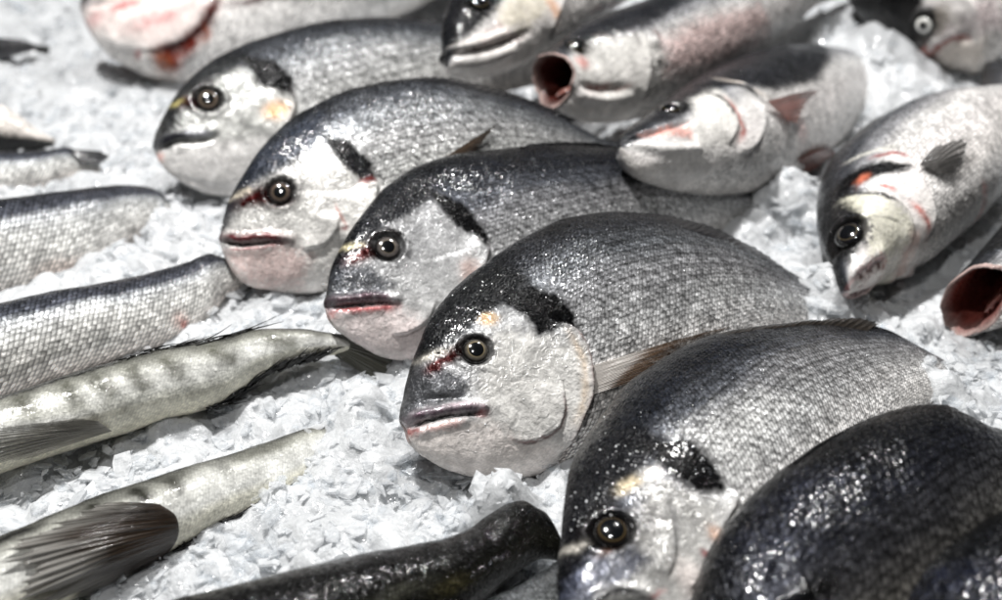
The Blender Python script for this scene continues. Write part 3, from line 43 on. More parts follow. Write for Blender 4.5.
{"L":0.13822,"up":[[0.0,0.0],[0.00146,0.00849],[0.00203,0.02144],[0.00533,0.03791],[0.01056,0.05753],[0.01726,0.07412],[0.0251,0.08839],[0.03724,0.10301],[0.06078,0.11146],[0.09573,0.10552],[0.1251,0.08068],[0.13822,0.00691]],"lo":[[0.0,0.0],[0.00228,-0.00748],[0.00375,-0.0201],[0.00655,-0.031],[0.00932,-0.04183],[0.02198,-0.04943],[0.05403,-0.05922],[0.08754,-0.05349],[0.11743,-0.03854],[0.13822,-0.00691]],"W":0.06145,"mat":[[0.49335,0.48285,0.72351],[-0.30312,-0.6842,0.66331],[-0.81531,0.54655,0.19119],[0.38356,1.09347,0.03]],"px":0.000872,"paint":[["poly",[0.06,0.06,0.06],0.95,0.00523,[[0.00077,-0.00344],[-0.00044,0.01042],[0.00275,0.03655],[0.01726,0.07412],[0.0315,0.09652],[0.0834,0.10918],[0.0811,0.03867],[0.03069,0.01719],[0.01615,0.01896],[0.00657,0.00926]]],["poly",[0.33,0.29,0.22],0.8,0.00436,[[0.02558,0.00988],[0.03678,0.00191],[0.02707,-0.01247],[0.01509,-0.00964],[0.01112,0.00037]]],["poly",[0.55,0.52,0.52],0.8,0.00436,[[0.01369,-0.00574],[0.03024,-0.01078],[0.04332,-0.02695],[0.02796,-0.03538],[0.0187,-0.01981]]],["poly",[0.88,0.84,0.8],0.95,0.00436,[[0.00185,-0.00286],[0.00797,-0.01072],[0.01697,-0.02076],[0.02189,-0.03405],[0.0303,-0.03884],[0.0202,-0.04484],[0.00967,-0.04259],[0.00325,-0.02131]]],["poly",[0.8,0.74,0.74],0.8,0.00523,[[0.03087,-0.03376],[0.04455,-0.02165],[0.06525,-0.02949],[0.04388,-0.05063]]],["stroke",[0.55,0.14,0.08],0.95,0.00305,[[0.00064,0.00035],[0.004,-0.00537],[0.0089,-0.0102],[0.01685,-0.01895],[0.02204,-0.02923]]],["blob",[0.72,0.35,0.28],0.8,[0.00181,0.00289],[0.00436,0.00349],0],["stroke",[0.8,0.78,0.76],0.7,0.00436,[[0.03247,0.00425],[0.02913,-0.00674],[0.02403,-0.01876]]]],"relief":[["groove",0.00349,0.00262,[[0.00114,0.00062],[0.004,-0.00537],[0.0089,-0.0102],[0.01685,-0.01895],[0.02229,-0.03098]]],["ridge",0.00262,0.00436,[[0.00396,-0.0016],[0.00993,-0.00777],[0.01883,-0.01694]]],["step",0.00436,0.01308,[[0.05124,0.00025],[0.04455,-0.02165],[0.03318,-0.03722],[0.01592,-0.04238]]]],"eye":[[0.01527,0.01006],0.00872,0.00392,[0.92,0.92,0.9],1.35],"fins":[],"kind":"bass","name":"sea_bass","label":"dark backed bass with white ringed eye, head down in the upper right corner","cat":"fish","group":"sea bass at the right","res":[220,150],"sc":0.0026,"pal":[[0,[0.9,0.88,0.86],0.05],[0.38,[0.9,0.88,0.87],0.08],[0.58,[0.84,0.83,0.82],0.2],[0.72,[0.58,0.58,0.59],0.35],[0.83,[0.22,0.23,0.25],0.4],[1,[0.06,0.063,0.07],0.25]]},
{"L":0.1668,"up":[[0.0,0.00885],[0.08724,0.00431],[0.12755,0.00283],[0.1668,0.01001]],"lo":[[0.0,-0.02841],[0.04067,-0.04102],[0.12755,-0.02649],[0.1668,-0.01001]],"W":0.03164,"open":0.03164,"mat":[[0.58219,0.81197,0.04197],[0.30798,-0.26801,0.91287],[-0.75246,0.51854,0.4061],[0.29732,0.70352,0.028]],"px":0.000615,"paint":[["poly",[0.1,0.105,0.11],0.9,0.0043,[[-0.00835,0.01665],[0.01787,0.02076],[0.05287,0.01523],[0.09039,0.00552],[0.13648,-0.00109],[0.15415,-0.02154],[0.03244,-0.00745],[0.03147,0.00656],[-0.01297,0.00819]]],["poly",[0.8,0.62,0.58],0.8,0.00369,[[-0.04277,0.00566],[-0.06529,-0.00769],[-0.05245,-0.02099],[0.0005,-0.03659],[-0.0171,-0.04322],[-0.08031,-0.01431]]]],"relief":[],"fins":[],"kind":"bass","name":"sea_bass","label":"bass with gaping mouth cut off by the right edge, beside the black bream tails","cat":"fish","group":"sea bass at the right","res":[260,200],"sc":0.0026,"pal":[[0,[0.9,0.88,0.86],0.05],[0.38,[0.9,0.88,0.87],0.08],[0.58,[0.84,0.83,0.82],0.2],[0.72,[0.58,0.58,0.59],0.35],[0.83,[0.22,0.23,0.25],0.4],[1,[0.06,0.063,0.07],0.25]],"notch":0.12},
{"L":0.28785,"up":[[0.0,0.0],[0.01532,0.01986],[0.04006,0.02877],[0.10115,0.03106],[0.16696,0.03007],[0.19492,0.0295],[0.22393,0.02892],[0.25385,0.02757],[0.27019,0.02442],[0.28281,0.01792],[0.28785,0.0072]],"lo":[[0.0,0.0],[0.00736,-0.01761],[0.02691,-0.03211],[0.0843,-0.04357],[0.14919,-0.04513],[0.17766,-0.04218],[0.20129,-0.03946],[0.22816,-0.02961],[0.25411,-0.01756],[0.27366,-0.01167],[0.28785,-0.0072]],"W":0.032,"mat":[[0.78766,0.59858,-0.14591],[0.56641,-0.61034,0.55377],[-0.24243,0.51883,0.81978],[-0.47564,0.68343,0.044]],"px":0.000696,"paint":[["blob",[0.85,0.62,0.56],0.6,[0.19857,-0.03641],[0.01113,0.00626],0],["blob",[0.85,0.72,0.65],0.4,[0.1891,-0.02767],[0.02087,0.00696],0]],"relief":[],"fins":[{"name":"anal_fin","base":[[0.1889,0.02155,-0.03476],[0.20661,0.02366,-0.02975],[0.22096,0.02389,-0.02436]],"tip":[[0.19989,0.01809,-0.04063],[0.22046,0.02087,-0.03621],[0.23404,0.01809,-0.02713]],"cols":[[0.38,0.28,0.26],[0.16,0.13,0.13]],"rays":9}],"kind":"bass","name":"scaly_fish","label":"silver scaled tail half, farther of the two large ones at the left edge","cat":"fish","group":"silver fish along the left edge","res":[300,180],"sc":0.0036,"pal":[[0,[0.9,0.86,0.83],0.05],[0.3,[0.91,0.9,0.88],0.15],[0.55,[0.86,0.86,0.85],0.35],[0.72,[0.58,0.59,0.6],0.5],[0.8,[0.26,0.27,0.3],0.4],[1,[0.12,0.125,0.14],0.3]]},
{"L":0.29214,"up":[[0.0,0.0],[0.01306,0.01956],[0.03803,0.02543],[0.0813,0.02424],[0.13292,0.02085],[0.16562,0.01994],[0.19986,0.01696],[0.22808,0.01581],[0.25523,0.01659],[0.27043,0.01847],[0.28172,0.01277],[0.29214,0.01169]],"lo":[[0.0,0.0],[0.00235,-0.01832],[0.02103,-0.03338],[0.06165,-0.04093],[0.11412,-0.03862],[0.13604,-0.03652],[0.16489,-0.03493],[0.19111,-0.03482],[0.22188,-0.03438],[0.25276,-0.02723],[0.27615,-0.01308],[0.29214,-0.01169]],"W":0.02787,"mat":[[0.78664,0.61192,-0.08215],[0.51866,-0.58277,0.6256],[-0.33494,0.53473,0.7758],[-0.40425,0.57098,0.038]],"px":0.000615,"paint":[["blob",[0.8,0.3,0.28],0.8,[0.23416,-0.02426],[0.00246,0.00307],0],["blob",[0.84,0.65,0.6],0.5,[0.23165,-0.02131],[0.00615,0.00615],0]],"relief":[],"fins":[{"name":"tail_fin","base":[[0.28425,0.0,0.01358],[0.28298,0.00325,-0.01139]],"tip":[[0.30739,0.00435,0.011],[0.30422,0.00866,-0.00532],[0.29706,0.00246,-0.01928]],"cols":[[0.2,0.2,0.21],[0.12,0.12,0.13]],"rays":10}],"kind":"bass","name":"scaly_fish","label":"silver scaled tail half nearer the viewer, with tiny red speck low on its side","cat":"fish","group":"silver fish along the left edge","res":[340,200],"sc":0.0036,"pal":[[0,[0.9,0.86,0.83],0.05],[0.3,[0.91,0.9,0.88],0.15],[0.55,[0.86,0.86,0.85],0.35],[0.72,[0.58,0.59,0.6],0.5],[0.8,[0.26,0.27,0.3],0.4],[1,[0.12,0.125,0.14],0.3]]},
{"L":0.21623,"up":[[0.0,0.0],[0.01505,0.01665],[0.05711,0.01961],[0.14365,0.01706],[0.17345,0.01618],[0.19408,0.01824],[0.2036,0.01368],[0.21623,0.00432]],"lo":[[0.0,0.0],[0.01241,-0.01609],[0.05351,-0.0243],[0.14041,-0.02084],[0.17076,-0.01487],[0.19404,-0.00833],[0.21623,-0.00432]],"W":0.01756,"mat":[[0.9555,0.28557,-0.07399],[0.27885,-0.79243,0.5425],[-0.09629,0.53899,0.83679],[-0.53109,0.86856,0.02]],"px":0.000785,"paint":[],"relief":[],"fins":[{"name":"tail_fin","base":[[0.19641,0.00681,0.01545],[0.20297,0.00928,0.0027]],"tip":[[0.22201,0.00628,0.01168],[0.22772,0.00628,0.00651],[0.22118,0.01036,0.00147]],"cols":[[0.24,0.24,0.25],[0.16,0.16,0.17]],"rays":6}],"kind":"bass","name":"scaly_fish","label":"blurred grey tail half sunk in ice at the left edge, below the white belly","cat":"fish","group":"silver fish along the left edge","res":[160,100],"sc":0.0036,"pal":[[0,[0.9,0.86,0.83],0.05],[0.3,[0.91,0.9,0.88],0.15],[0.55,[0.86,0.86,0.85],0.35],[0.72,[0.58,0.59,0.6],0.5],[0.8,[0.26,0.27,0.3],0.4],[1,[0.12,0.125,0.14],0.3]]},
{"L":0.16819,"up":[[0.0,0.0],[0.01187,0.0209],[0.0499,0.02907],[0.09742,0.0312],[0.12207,0.02784],[0.1394,0.01998],[0.16002,0.00622],[0.16819,0.00336]],"lo":[[0.0,0.0],[0.01986,-0.024],[0.05959,-0.02824],[0.10573,-0.02129],[0.144,-0.01078],[0.16819,-0.00336]],"W":0.02378,"mat":[[0.98824,0.05489,-0.14269],[0.14148,-0.68206,0.71748],[0.05794,0.72924,0.6818],[-0.54072,0.96601,0.03]],"px":0.000827,"paint":[],"relief":[],"fins":[],"kind":"bass","name":"pale_fish","label":"white fish belly with dark tail edge poking from ice at the left edge","cat":"fish","group":"silver fish along the left edge","res":[120,90],"sc":0.003,"pal":[[0,[0.12,0.12,0.12],0.2],[0.25,[0.16,0.16,0.16],0.2],[0.42,[0.86,0.83,0.8],0.05],[1,[0.86,0.84,0.82],0.05]]},
{"L":0.14093,"up":[[0.0,0.0],[0.0186,0.01274],[0.05398,0.01609],[0.10708,0.00991],[0.12955,0.00681],[0.14093,0.00211]],"lo":[[0.0,0.0],[0.01591,-0.01512],[0.05072,-0.01948],[0.10532,-0.01092],[0.12863,-0.0046],[0.14093,-0.00211]],"W":0.01423,"mat":[[0.96176,0.26032,-0.08515],[0.27361,-0.89908,0.34175],[-0.01241,0.35198,0.93593],[-0.58599,1.14932,0.02]],"px":0.000965,"paint":[],"relief":[],"fins":[{"name":"tail_fin","base":[[0.13764,0.00232,0.0029],[0.13879,0.0,-0.00379]],"tip":[[0.15423,0.00471,0.00174],[0.15155,0.00289,-0.00778]],"cols":[[0.2,0.2,0.2],[0.12,0.12,0.12]],"rays":5}],"kind":"bass","name":"dark_fish","label":"small dark grey tail half in the ice near the upper left corner","cat":"fish","group":"silver fish along the left edge","res":[100,80],"sc":0.003,"pal":[[0,[0.34,0.34,0.35],0.2],[0.5,[0.22,0.22,0.23],0.3],[1,[0.14,0.14,0.15],0.2]]},
{"L":0.30356,"up":[[0.0,0.0],[0.01192,0.01318],[0.0413,0.01455],[0.07155,0.01488],[0.10291,0.01523],[0.1221,0.01701],[0.1474,0.01929],[0.17034,0.02054],[0.19682,0.02177],[0.22508,0.0197],[0.24699,0.02107],[0.27539,0.01602],[0.29322,0.01011],[0.30356,0.00668]],"lo":[[0.0,0.0],[0.00418,-0.02801],[0.03141,-0.03566],[0.0623,-0.02993],[0.09375,-0.02719],[0.12643,-0.02434],[0.15856,-0.02209],[0.18367,-0.0201],[0.21218,-0.01931],[0.22746,-0.0163],[0.24881,-0.00773],[0.26971,-0.00506],[0.29104,-0.00489],[0.30356,-0.00668]],"W":0.02298,"mat":[[0.88847,0.45661,-0.04612],[0.36462,-0.64128,0.67515],[-0.2787,0.61666,0.73624],[-0.3665,0.52042,0.03]],"px":0.000565,"paint":[["stroke",[0.27,0.27,0.23],0.85,0.01017,[[0.1098,0.01137],[0.11479,-0.00057],[0.11878,-0.00615]]],["stroke",[0.27,0.27,0.23],0.85,0.01017,[[0.13526,0.01312],[0.13789,0.00297],[0.14223,-0.00621]]],["stroke",[0.27,0.27,0.23],0.85,0.01017,[[0.15034,0.0127],[0.15537,0.00336],[0.1611,-0.00502]]],["stroke",[0.27,0.27,0.23],0.85,0.01017,[[0.17016,0.01401],[0.17506,0.00214],[0.18024,-0.00483]]],["stroke",[0.27,0.27,0.23],0.85,0.01017,[[0.1906,0.01548],[0.19603,0.00338],[0.20046,-0.00235]]],["stroke",[0.27,0.27,0.23],0.85,0.01017,[[0.21778,0.01618],[0.22458,0.00716],[0.23392,0.00136]]],["stroke",[0.27,0.27,0.23],0.85,0.01017,[[0.25186,0.01449],[0.26129,0.00844],[0.27318,0.00425]]],["stroke",[0.84,0.84,0.8],0.6,0.00509,[[0.09913,-0.00112],[0.12976,-0.00435],[0.16193,-0.00633],[0.20779,-0.00675],[0.23954,-0.00197],[0.27304,0.00366]]],["stroke",[0.05,0.05,0.05],0.9,0.00198,[[0.0814,0.01202],[0.10224,0.01259],[0.12118,0.01436],[0.14616,0.01661],[0.16881,0.01784]]],["stroke",[0.1,0.09,0.06],0.85,0.00283,[[0.20718,-0.01949],[0.22746,-0.0163],[0.24881,-0.00773],[0.26971,-0.00506],[0.29104,-0.00489]]]],"relief":[],"fins":[{"name":"pectoral_fin","base":[[0.14795,0.02291,-0.01404],[0.15489,0.01428,-0.02028]],"tip":[[0.13366,0.02605,-0.0098],[0.09297,0.02709,-0.00587],[0.07674,0.02555,-0.01138],[0.07959,0.01999,-0.02129],[0.10452,0.01249,-0.02474]],"cols":[[0.62,0.61,0.58],[0.2,0.19,0.17]],"rays":26,"clear":0.4},{"name":"tail_fin","base":[[0.29678,0.00548,0.00682],[0.29579,0.00113,-0.00557]],"tip":[[0.31828,0.00869,-0.00259],[0.33628,0.00226,-0.0171],[0.33877,0.00113,-0.03318],[0.325,0.00113,-0.03379],[0.31043,0.00226,-0.02275]],"cols":[[0.42,0.42,0.38],[0.28,0.28,0.25]],"rays":14,"thick":6},{"name":"anal_fin","hair":1,"base":[[0.21053,0.0028,-0.01936],[0.2271,0.0017,-0.0165],[0.24854,0.00113,-0.00787],[0.2694,0.00113,-0.00521],[0.28648,0.00305,-0.00445]],"tip":[[0.23009,0.0017,-0.01908],[0.24675,0.00226,-0.01141],[0.2625,0.00945,-0.00272],[0.2835,0.00842,-0.00104],[0.30157,0.00568,-0.00397]],"cols":[[0.05,0.045,0.03]],"rays":75,"thick":2.1},{"name":"dorsal_fin","hair":1,"base":[[0.16977,0.00427,0.01983],[0.19619,0.00374,0.02115],[0.22447,0.00296,0.01921],[0.24198,0.0,0.02092]],"tip":[[0.18778,0.0017,0.02165],[0.21729,0.0017,0.0211],[0.24486,0.0017,0.02369],[0.27007,0.0017,0.02387]],"cols":[[0.05,0.045,0.035]],"rays":26,"thick":1.5}],"kind":"band","name":"banded_fish","label":"olive banded fish with black bristly belly fin, its tail under a bream chin","cat":"fish","group":"banded fish at the lower left","res":[380,200],"sc":0.0022,"pal":[[0,[0.88,0.86,0.78],0.03],[0.26,[0.9,0.89,0.83],0.05],[0.38,[0.91,0.91,0.89],0.2],[0.6,[0.82,0.82,0.8],0.25],[0.8,[0.6,0.6,0.57],0.2],[0.93,[0.34,0.34,0.32],0.1],[1,[0.1,0.1,0.09],0.1]]},
{"L":0.29622,"up":[[0.0,0.0],[0.0116,0.01384],[0.03716,0.01713],[0.06124,0.01887],[0.08596,0.01888],[0.10431,0.01936],[0.13319,0.01929],[0.16271,0.01794],[0.18778,0.01651],[0.23041,0.01264],[0.26511,0.01136],[0.28237,0.00904],[0.29622,0.00889]],"lo":[[0.0,0.0],[0.01887,-0.02856],[0.04198,-0.02733],[0.0668,-0.02517],[0.09788,-0.02399],[0.13084,-0.02365],[0.15937,-0.0226],[0.18606,-0.02114],[0.21184,-0.02165],[0.24273,-0.0218],[0.26372,-0.0167],[0.29622,-0.00889]],"W":0.01821,"mat":[[0.68242,0.71571,-0.14854],[0.55854,-0.37949,0.73758],[-0.47152,0.5863,0.65872],[-0.29177,0.39135,0.036]],"px":0.000506,"paint":[["stroke",[0.17,0.17,0.15],0.95,0.00912,[[0.12848,0.01593],[0.12856,0.00405]]],["stroke",[0.17,0.17,0.15],0.95,0.00912,[[0.15313,0.01513],[0.15364,0.00399]]],["stroke",[0.2,0.2,0.18],0.9,0.01013,[[0.17141,0.01333],[0.17424,0.00019]]],["stroke",[0.26,0.26,0.23],0.85,0.0081,[[0.2011,0.01215],[0.20261,0.00174]]],["stroke",[0.06,0.06,0.06],0.9,0.00456,[[0.06297,0.01591],[0.08224,0.01573],[0.10221,0.01548]]],["stroke",[0.3,0.3,0.27],0.6,0.00506,[[0.21033,0.00914],[0.22961,0.00703],[0.25089,0.00603]]],["stroke",[0.1,0.09,0.06],0.9,0.00304,[[0.15953,-0.02236],[0.18498,-0.02092],[0.21077,-0.0214],[0.24175,-0.0215]]],["blob",[0.8,0.8,0.78],0.6,[0.18259,-0.00067],[0.02532,0.0081],0.4]],"relief":[],"fins":[{"name":"pectoral_fin","base":[[0.1579,0.01909,0.00033],[0.16304,0.01881,-0.00852],[0.16195,0.01298,-0.01811],[0.15694,0.00152,-0.02374]],"tip":[[0.13094,0.0161,0.01288],[0.08037,0.01308,0.01487],[0.05501,0.0179,0.00382],[0.05665,0.01623,-0.01556],[0.09671,0.00304,-0.0243],[0.1225,0.00253,-0.02729]],"cols":[[0.24,0.19,0.15],[0.025,0.022,0.02]],"rays":34,"ragged":0.3,"clear":0.22,"fade":[0.62,0.61,0.59]},{"name":"anal_fin","hair":1,"base":[[0.1603,0.00361,-0.02241],[0.18449,0.00345,-0.02102],[0.21041,0.00299,-0.02147],[0.2413,0.00278,-0.02158]],"tip":[[0.18092,0.00152,-0.02478],[0.21042,0.00203,-0.02236],[0.23835,0.00477,-0.0211],[0.2594,0.0048,-0.01678]],"cols":[[0.04,0.035,0.02]],"rays":95,"thick":2.4}],"kind":"band","name":"banded_fish","label":"banded fish with spread brown black pectoral fin, lowest of the two at left, tail buried","cat":"fish","group":"banded fish at the lower left","res":[380,200],"sc":0.0022,"pal":[[0,[0.88,0.86,0.78],0.03],[0.26,[0.9,0.89,0.83],0.05],[0.38,[0.91,0.91,0.89],0.2],[0.6,[0.82,0.82,0.8],0.25],[0.8,[0.6,0.6,0.57],0.2],[0.93,[0.34,0.34,0.32],0.1],[1,[0.1,0.1,0.09],0.1]]},
{"L":0.2466,"up":[[0.0,0.0],[0.00629,0.01947],[0.02863,0.03487],[0.06145,0.03816],[0.08042,0.03591],[0.10454,0.03277],[0.12932,0.02908],[0.14868,0.02668],[0.16794,0.02285],[0.18091,0.01994],[0.19123,0.01809],[0.20713,0.01795],[0.22136,0.0208],[0.2317,0.02249],[0.24023,0.02154],[0.2466,0.0148]],"lo":[[0.0,0.0],[0.00956,-0.02168],[0.04824,-0.03478],[0.09381,-0.03689],[0.14585,-0.03261],[0.19588,-0.01886],[0.22265,-0.01151],[0.23431,-0.00959],[0.2466,-0.0148]],"W":0.02852,"mat":[[0.84899,0.52815,-0.01622],[0.30931,-0.47185,0.82564],[-0.42841,0.70598,0.56396],[-0.18455,0.35668,0.02]],"px":0.000464,"paint":[["blob",[0.3,0.28,0.18],0.5,[0.18051,-0.00769],[0.01207,0.00418],0],["blob",[0.34,0.34,0.3],0.4,[0.15284,-0.00157],[0.01856,0.00371],0],["stroke",[0.1,0.1,0.1],0.7,0.0065,[[0.0629,0.03282],[0.09827,0.02772],[0.16381,0.01629],[0.21537,0.00666]]]],"relief":[],"fins":[],"kind":"dark","name":"dark_fish","label":"almost black fish along the bottom edge, ice banked against its back, tail curled up","cat":"fish","group":"dark fish along the bottom edge","res":[300,160],"sc":0.0024,"pal":[[0,[0.16,0.16,0.14],0.1],[0.3,[0.11,0.11,0.09],0.2],[0.55,[0.07,0.07,0.065],0.25],[0.75,[0.045,0.045,0.045],0.25],[1,[0.025,0.025,0.025],0.2]]},
{"L":0.15969,"up":[[0.0,0.0],[0.02753,0.01755],[0.05658,0.02369],[0.07858,0.02296],[0.10078,0.0171],[0.11698,0.0128],[0.1335,0.01011],[0.14899,0.00559],[0.15969,0.00479]],"lo":[[0.0,0.0],[0.01194,-0.01818],[0.0525,-0.02659],[0.09849,-0.02299],[0.13418,-0.01204],[0.15969,-0.00479]],"W":0.02011,"mat":[[0.57867,0.81556,-0.0],[0.27971,-0.19847,0.93935],[-0.7661,0.54357,0.34297],[-0.04235,0.35296,0.012]],"px":0.000466,"paint":[],"relief":[],"fins":[],"kind":"dark","name":"grey_fish","label":"smooth grey fish flank at the bottom edge, beside the black fish","cat":"fish","group":"dark fish along the bottom edge","res":[160,100],"sc":0.0024,"pal":[[0,[0.55,0.55,0.53],0.2],[0.4,[0.46,0.47,0.47],0.3],[0.8,[0.34,0.35,0.36],0.3],[1,[0.2,0.21,0.21],0.2]]}]
GEO={"mounds": [[-0.0037, 0.506, 0.03, 0.018], [0.0022, 0.5273, 0.02, 0.014], [0.3371, 1.0551, 0.02, 0.06], [0.3708, 1.2291, 0.008, 0.08], [-0.1637, 0.7465, 0.008, 0.03], [0.4365, 0.9348, 0.02, 0.06], [0.216, 0.7199, 0.036, 0.026], [0.2151, 0.8663, 0.03, 0.03], [0.2607, 0.6306, 0.026, 0.022], [0.3113, 1.2012, 0.03, 0.06], [0.3337, 1.1166, 0.03, 0.05], [0.4006, 1.1102, 0.022, 0.08], [-0.2557, 0.8506, 0.022, 0.024], [-0.1675, 0.7551, 0.016, 0.012], [-0.0896, 0.6034, 0.01, 0.02]]}
RNG=np.random.default_rng(7)
scene=bpy.context.scene; COLL=scene.collection
def lin(c):
    c=np.asarray(c,float); return np.where(c<=.04045,c/12.92,((c+.055)/1.055)**2.4)
def sstep(a,b,x):
    t=np.clip((x-a)/(b-a),0,1); return t*t*(3-2*t)
def vnoise(p,seed=0):
    """value noise on an (n,k) array of points, 0..1"""
    p=np.asarray(p,float); k=p.shape[1]; i=np.floor(p).astype(np.int64); f=p-i; f=f*f*(3-2*f); out=np.zeros(len(p))
    for c in range(1<<k):
        w=np.ones(len(p)); h=np.full(len(p),seed*374761393+668265263,dtype=np.int64)
        for j in range(k):
            b=(c>>j)&1; w*=f[:,j] if b else 1-f[:,j]
            h=(h^((i[:,j]+b)*(2246822519,3266489917,668265263)[j]))&0xffffffff; h=(h*2654435761)&0xffffffff; h^=h>>15
        h=(h*2246822519)&0xffffffff; h^=h>>13
        out+=w*(h&0xffff)/65535.
    return out
def fbm(p,seed=0,o=3):
    a=0;s=0;g=1.
    for k in range(o): a=a+g*vnoise(p*(2**k),seed+k); s+=g; g*=.5
    return a/s
def mesh_obj(name,verts,faces,mat,parent=None,attrs=None,smooth=True):
    """faces: list of (n,k) index arrays"""
    me=bpy.data.meshes.new(name); verts=np.asarray(verts,dtype=np.float32)
    me.vertices.add(len(verts)); me.vertices.foreach_set('co',verts.ravel())
    tot=np.concatenate([np.full(len(f),f.shape[1]) for f in faces]); idx=np.concatenate([f.ravel() for f in faces]).astype(np.int32)
    me.loops.add(len(idx)); me.loops.foreach_set('vertex_index',idx)
    me.polygons.add(len(tot)); st=np.concatenate([[0],np.cumsum(tot)[:-1]]).astype(np.int32)
    me.polygons.foreach_set('loop_start',st); me.polygons.foreach_set('loop_total',tot.astype(np.int32))
    me.polygons.foreach_set('use_smooth',np.full(len(tot),smooth))
    me.update(calc_edges=True); me.validate()
    for an,(ty,val) in (attrs or {}).items():
        at=me.attributes.new(an,ty,'POINT'); val=np.asarray(val,dtype=np.float32)
        if ty=='FLOAT_COLOR': val=np.concatenate([val,np.ones((len(val),1),np.float32)],1); at.data.foreach_set('color',val.ravel())
        elif ty=='FLOAT': at.data.foreach_set('value',val.ravel())
        else: at.data.foreach_set('vector',val.ravel())
    me.materials.append(mat)
    o=bpy.data.objects.new(name,me); COLL.objects.link(o)
    if parent: o.parent=parent
    return o
def grid_faces(nu,nv,off=0):
    i,j=np.meshgrid(np.arange(nu-1),np.arange(nv-1),indexing='ij'); a=(i*nv+j).ravel()+off
    return np.stack([a,a+1,a+nv+1,a+nv],1)
# ---------------------------------------------------------------- materials
class N:
    def __init__(s,name):
        s.m=bpy.data.materials.new(name); s.m.use_nodes=True; s.t=s.m.node_tree; s.t.nodes.clear(); s.out=s('ShaderNodeOutputMaterial')
    def __call__(s,ty,ins=None,**kw):
        n=s.t.nodes.new(ty)
        for k,v in kw.items(): setattr(n,k,v)
        for k,v in (ins or {}).items():
            if hasattr(v,'links') and hasattr(v,'node'): s.t.links.new(v,n.inputs[k])
            else: n.inputs[k].default_value=v
        return n
    def math(s,op,a,b=0.,c=0.): return s('ShaderNodeMath',{0:a,1:b,2:c},operation=op).outputs[0]
    def attr(s,name,o='Color'): return s('ShaderNodeAttribute',attribute_name=name).outputs[o]
    def mix(s,f,a,b,blend='MIX'):
        n=s('ShaderNodeMix',data_type='RGBA',blend_type=blend)
        for i,v in ((0,f),(6,a),(7,b)):
            if hasattr(v,'links') and hasattr(v,'node'): s.t.links.new(v,n.inputs[i])
            else: n.inputs[i].default_value=v
        return n.outputs[2]
    def surf(s,sh): s.t.links.new(sh,s.out.inputs[0])
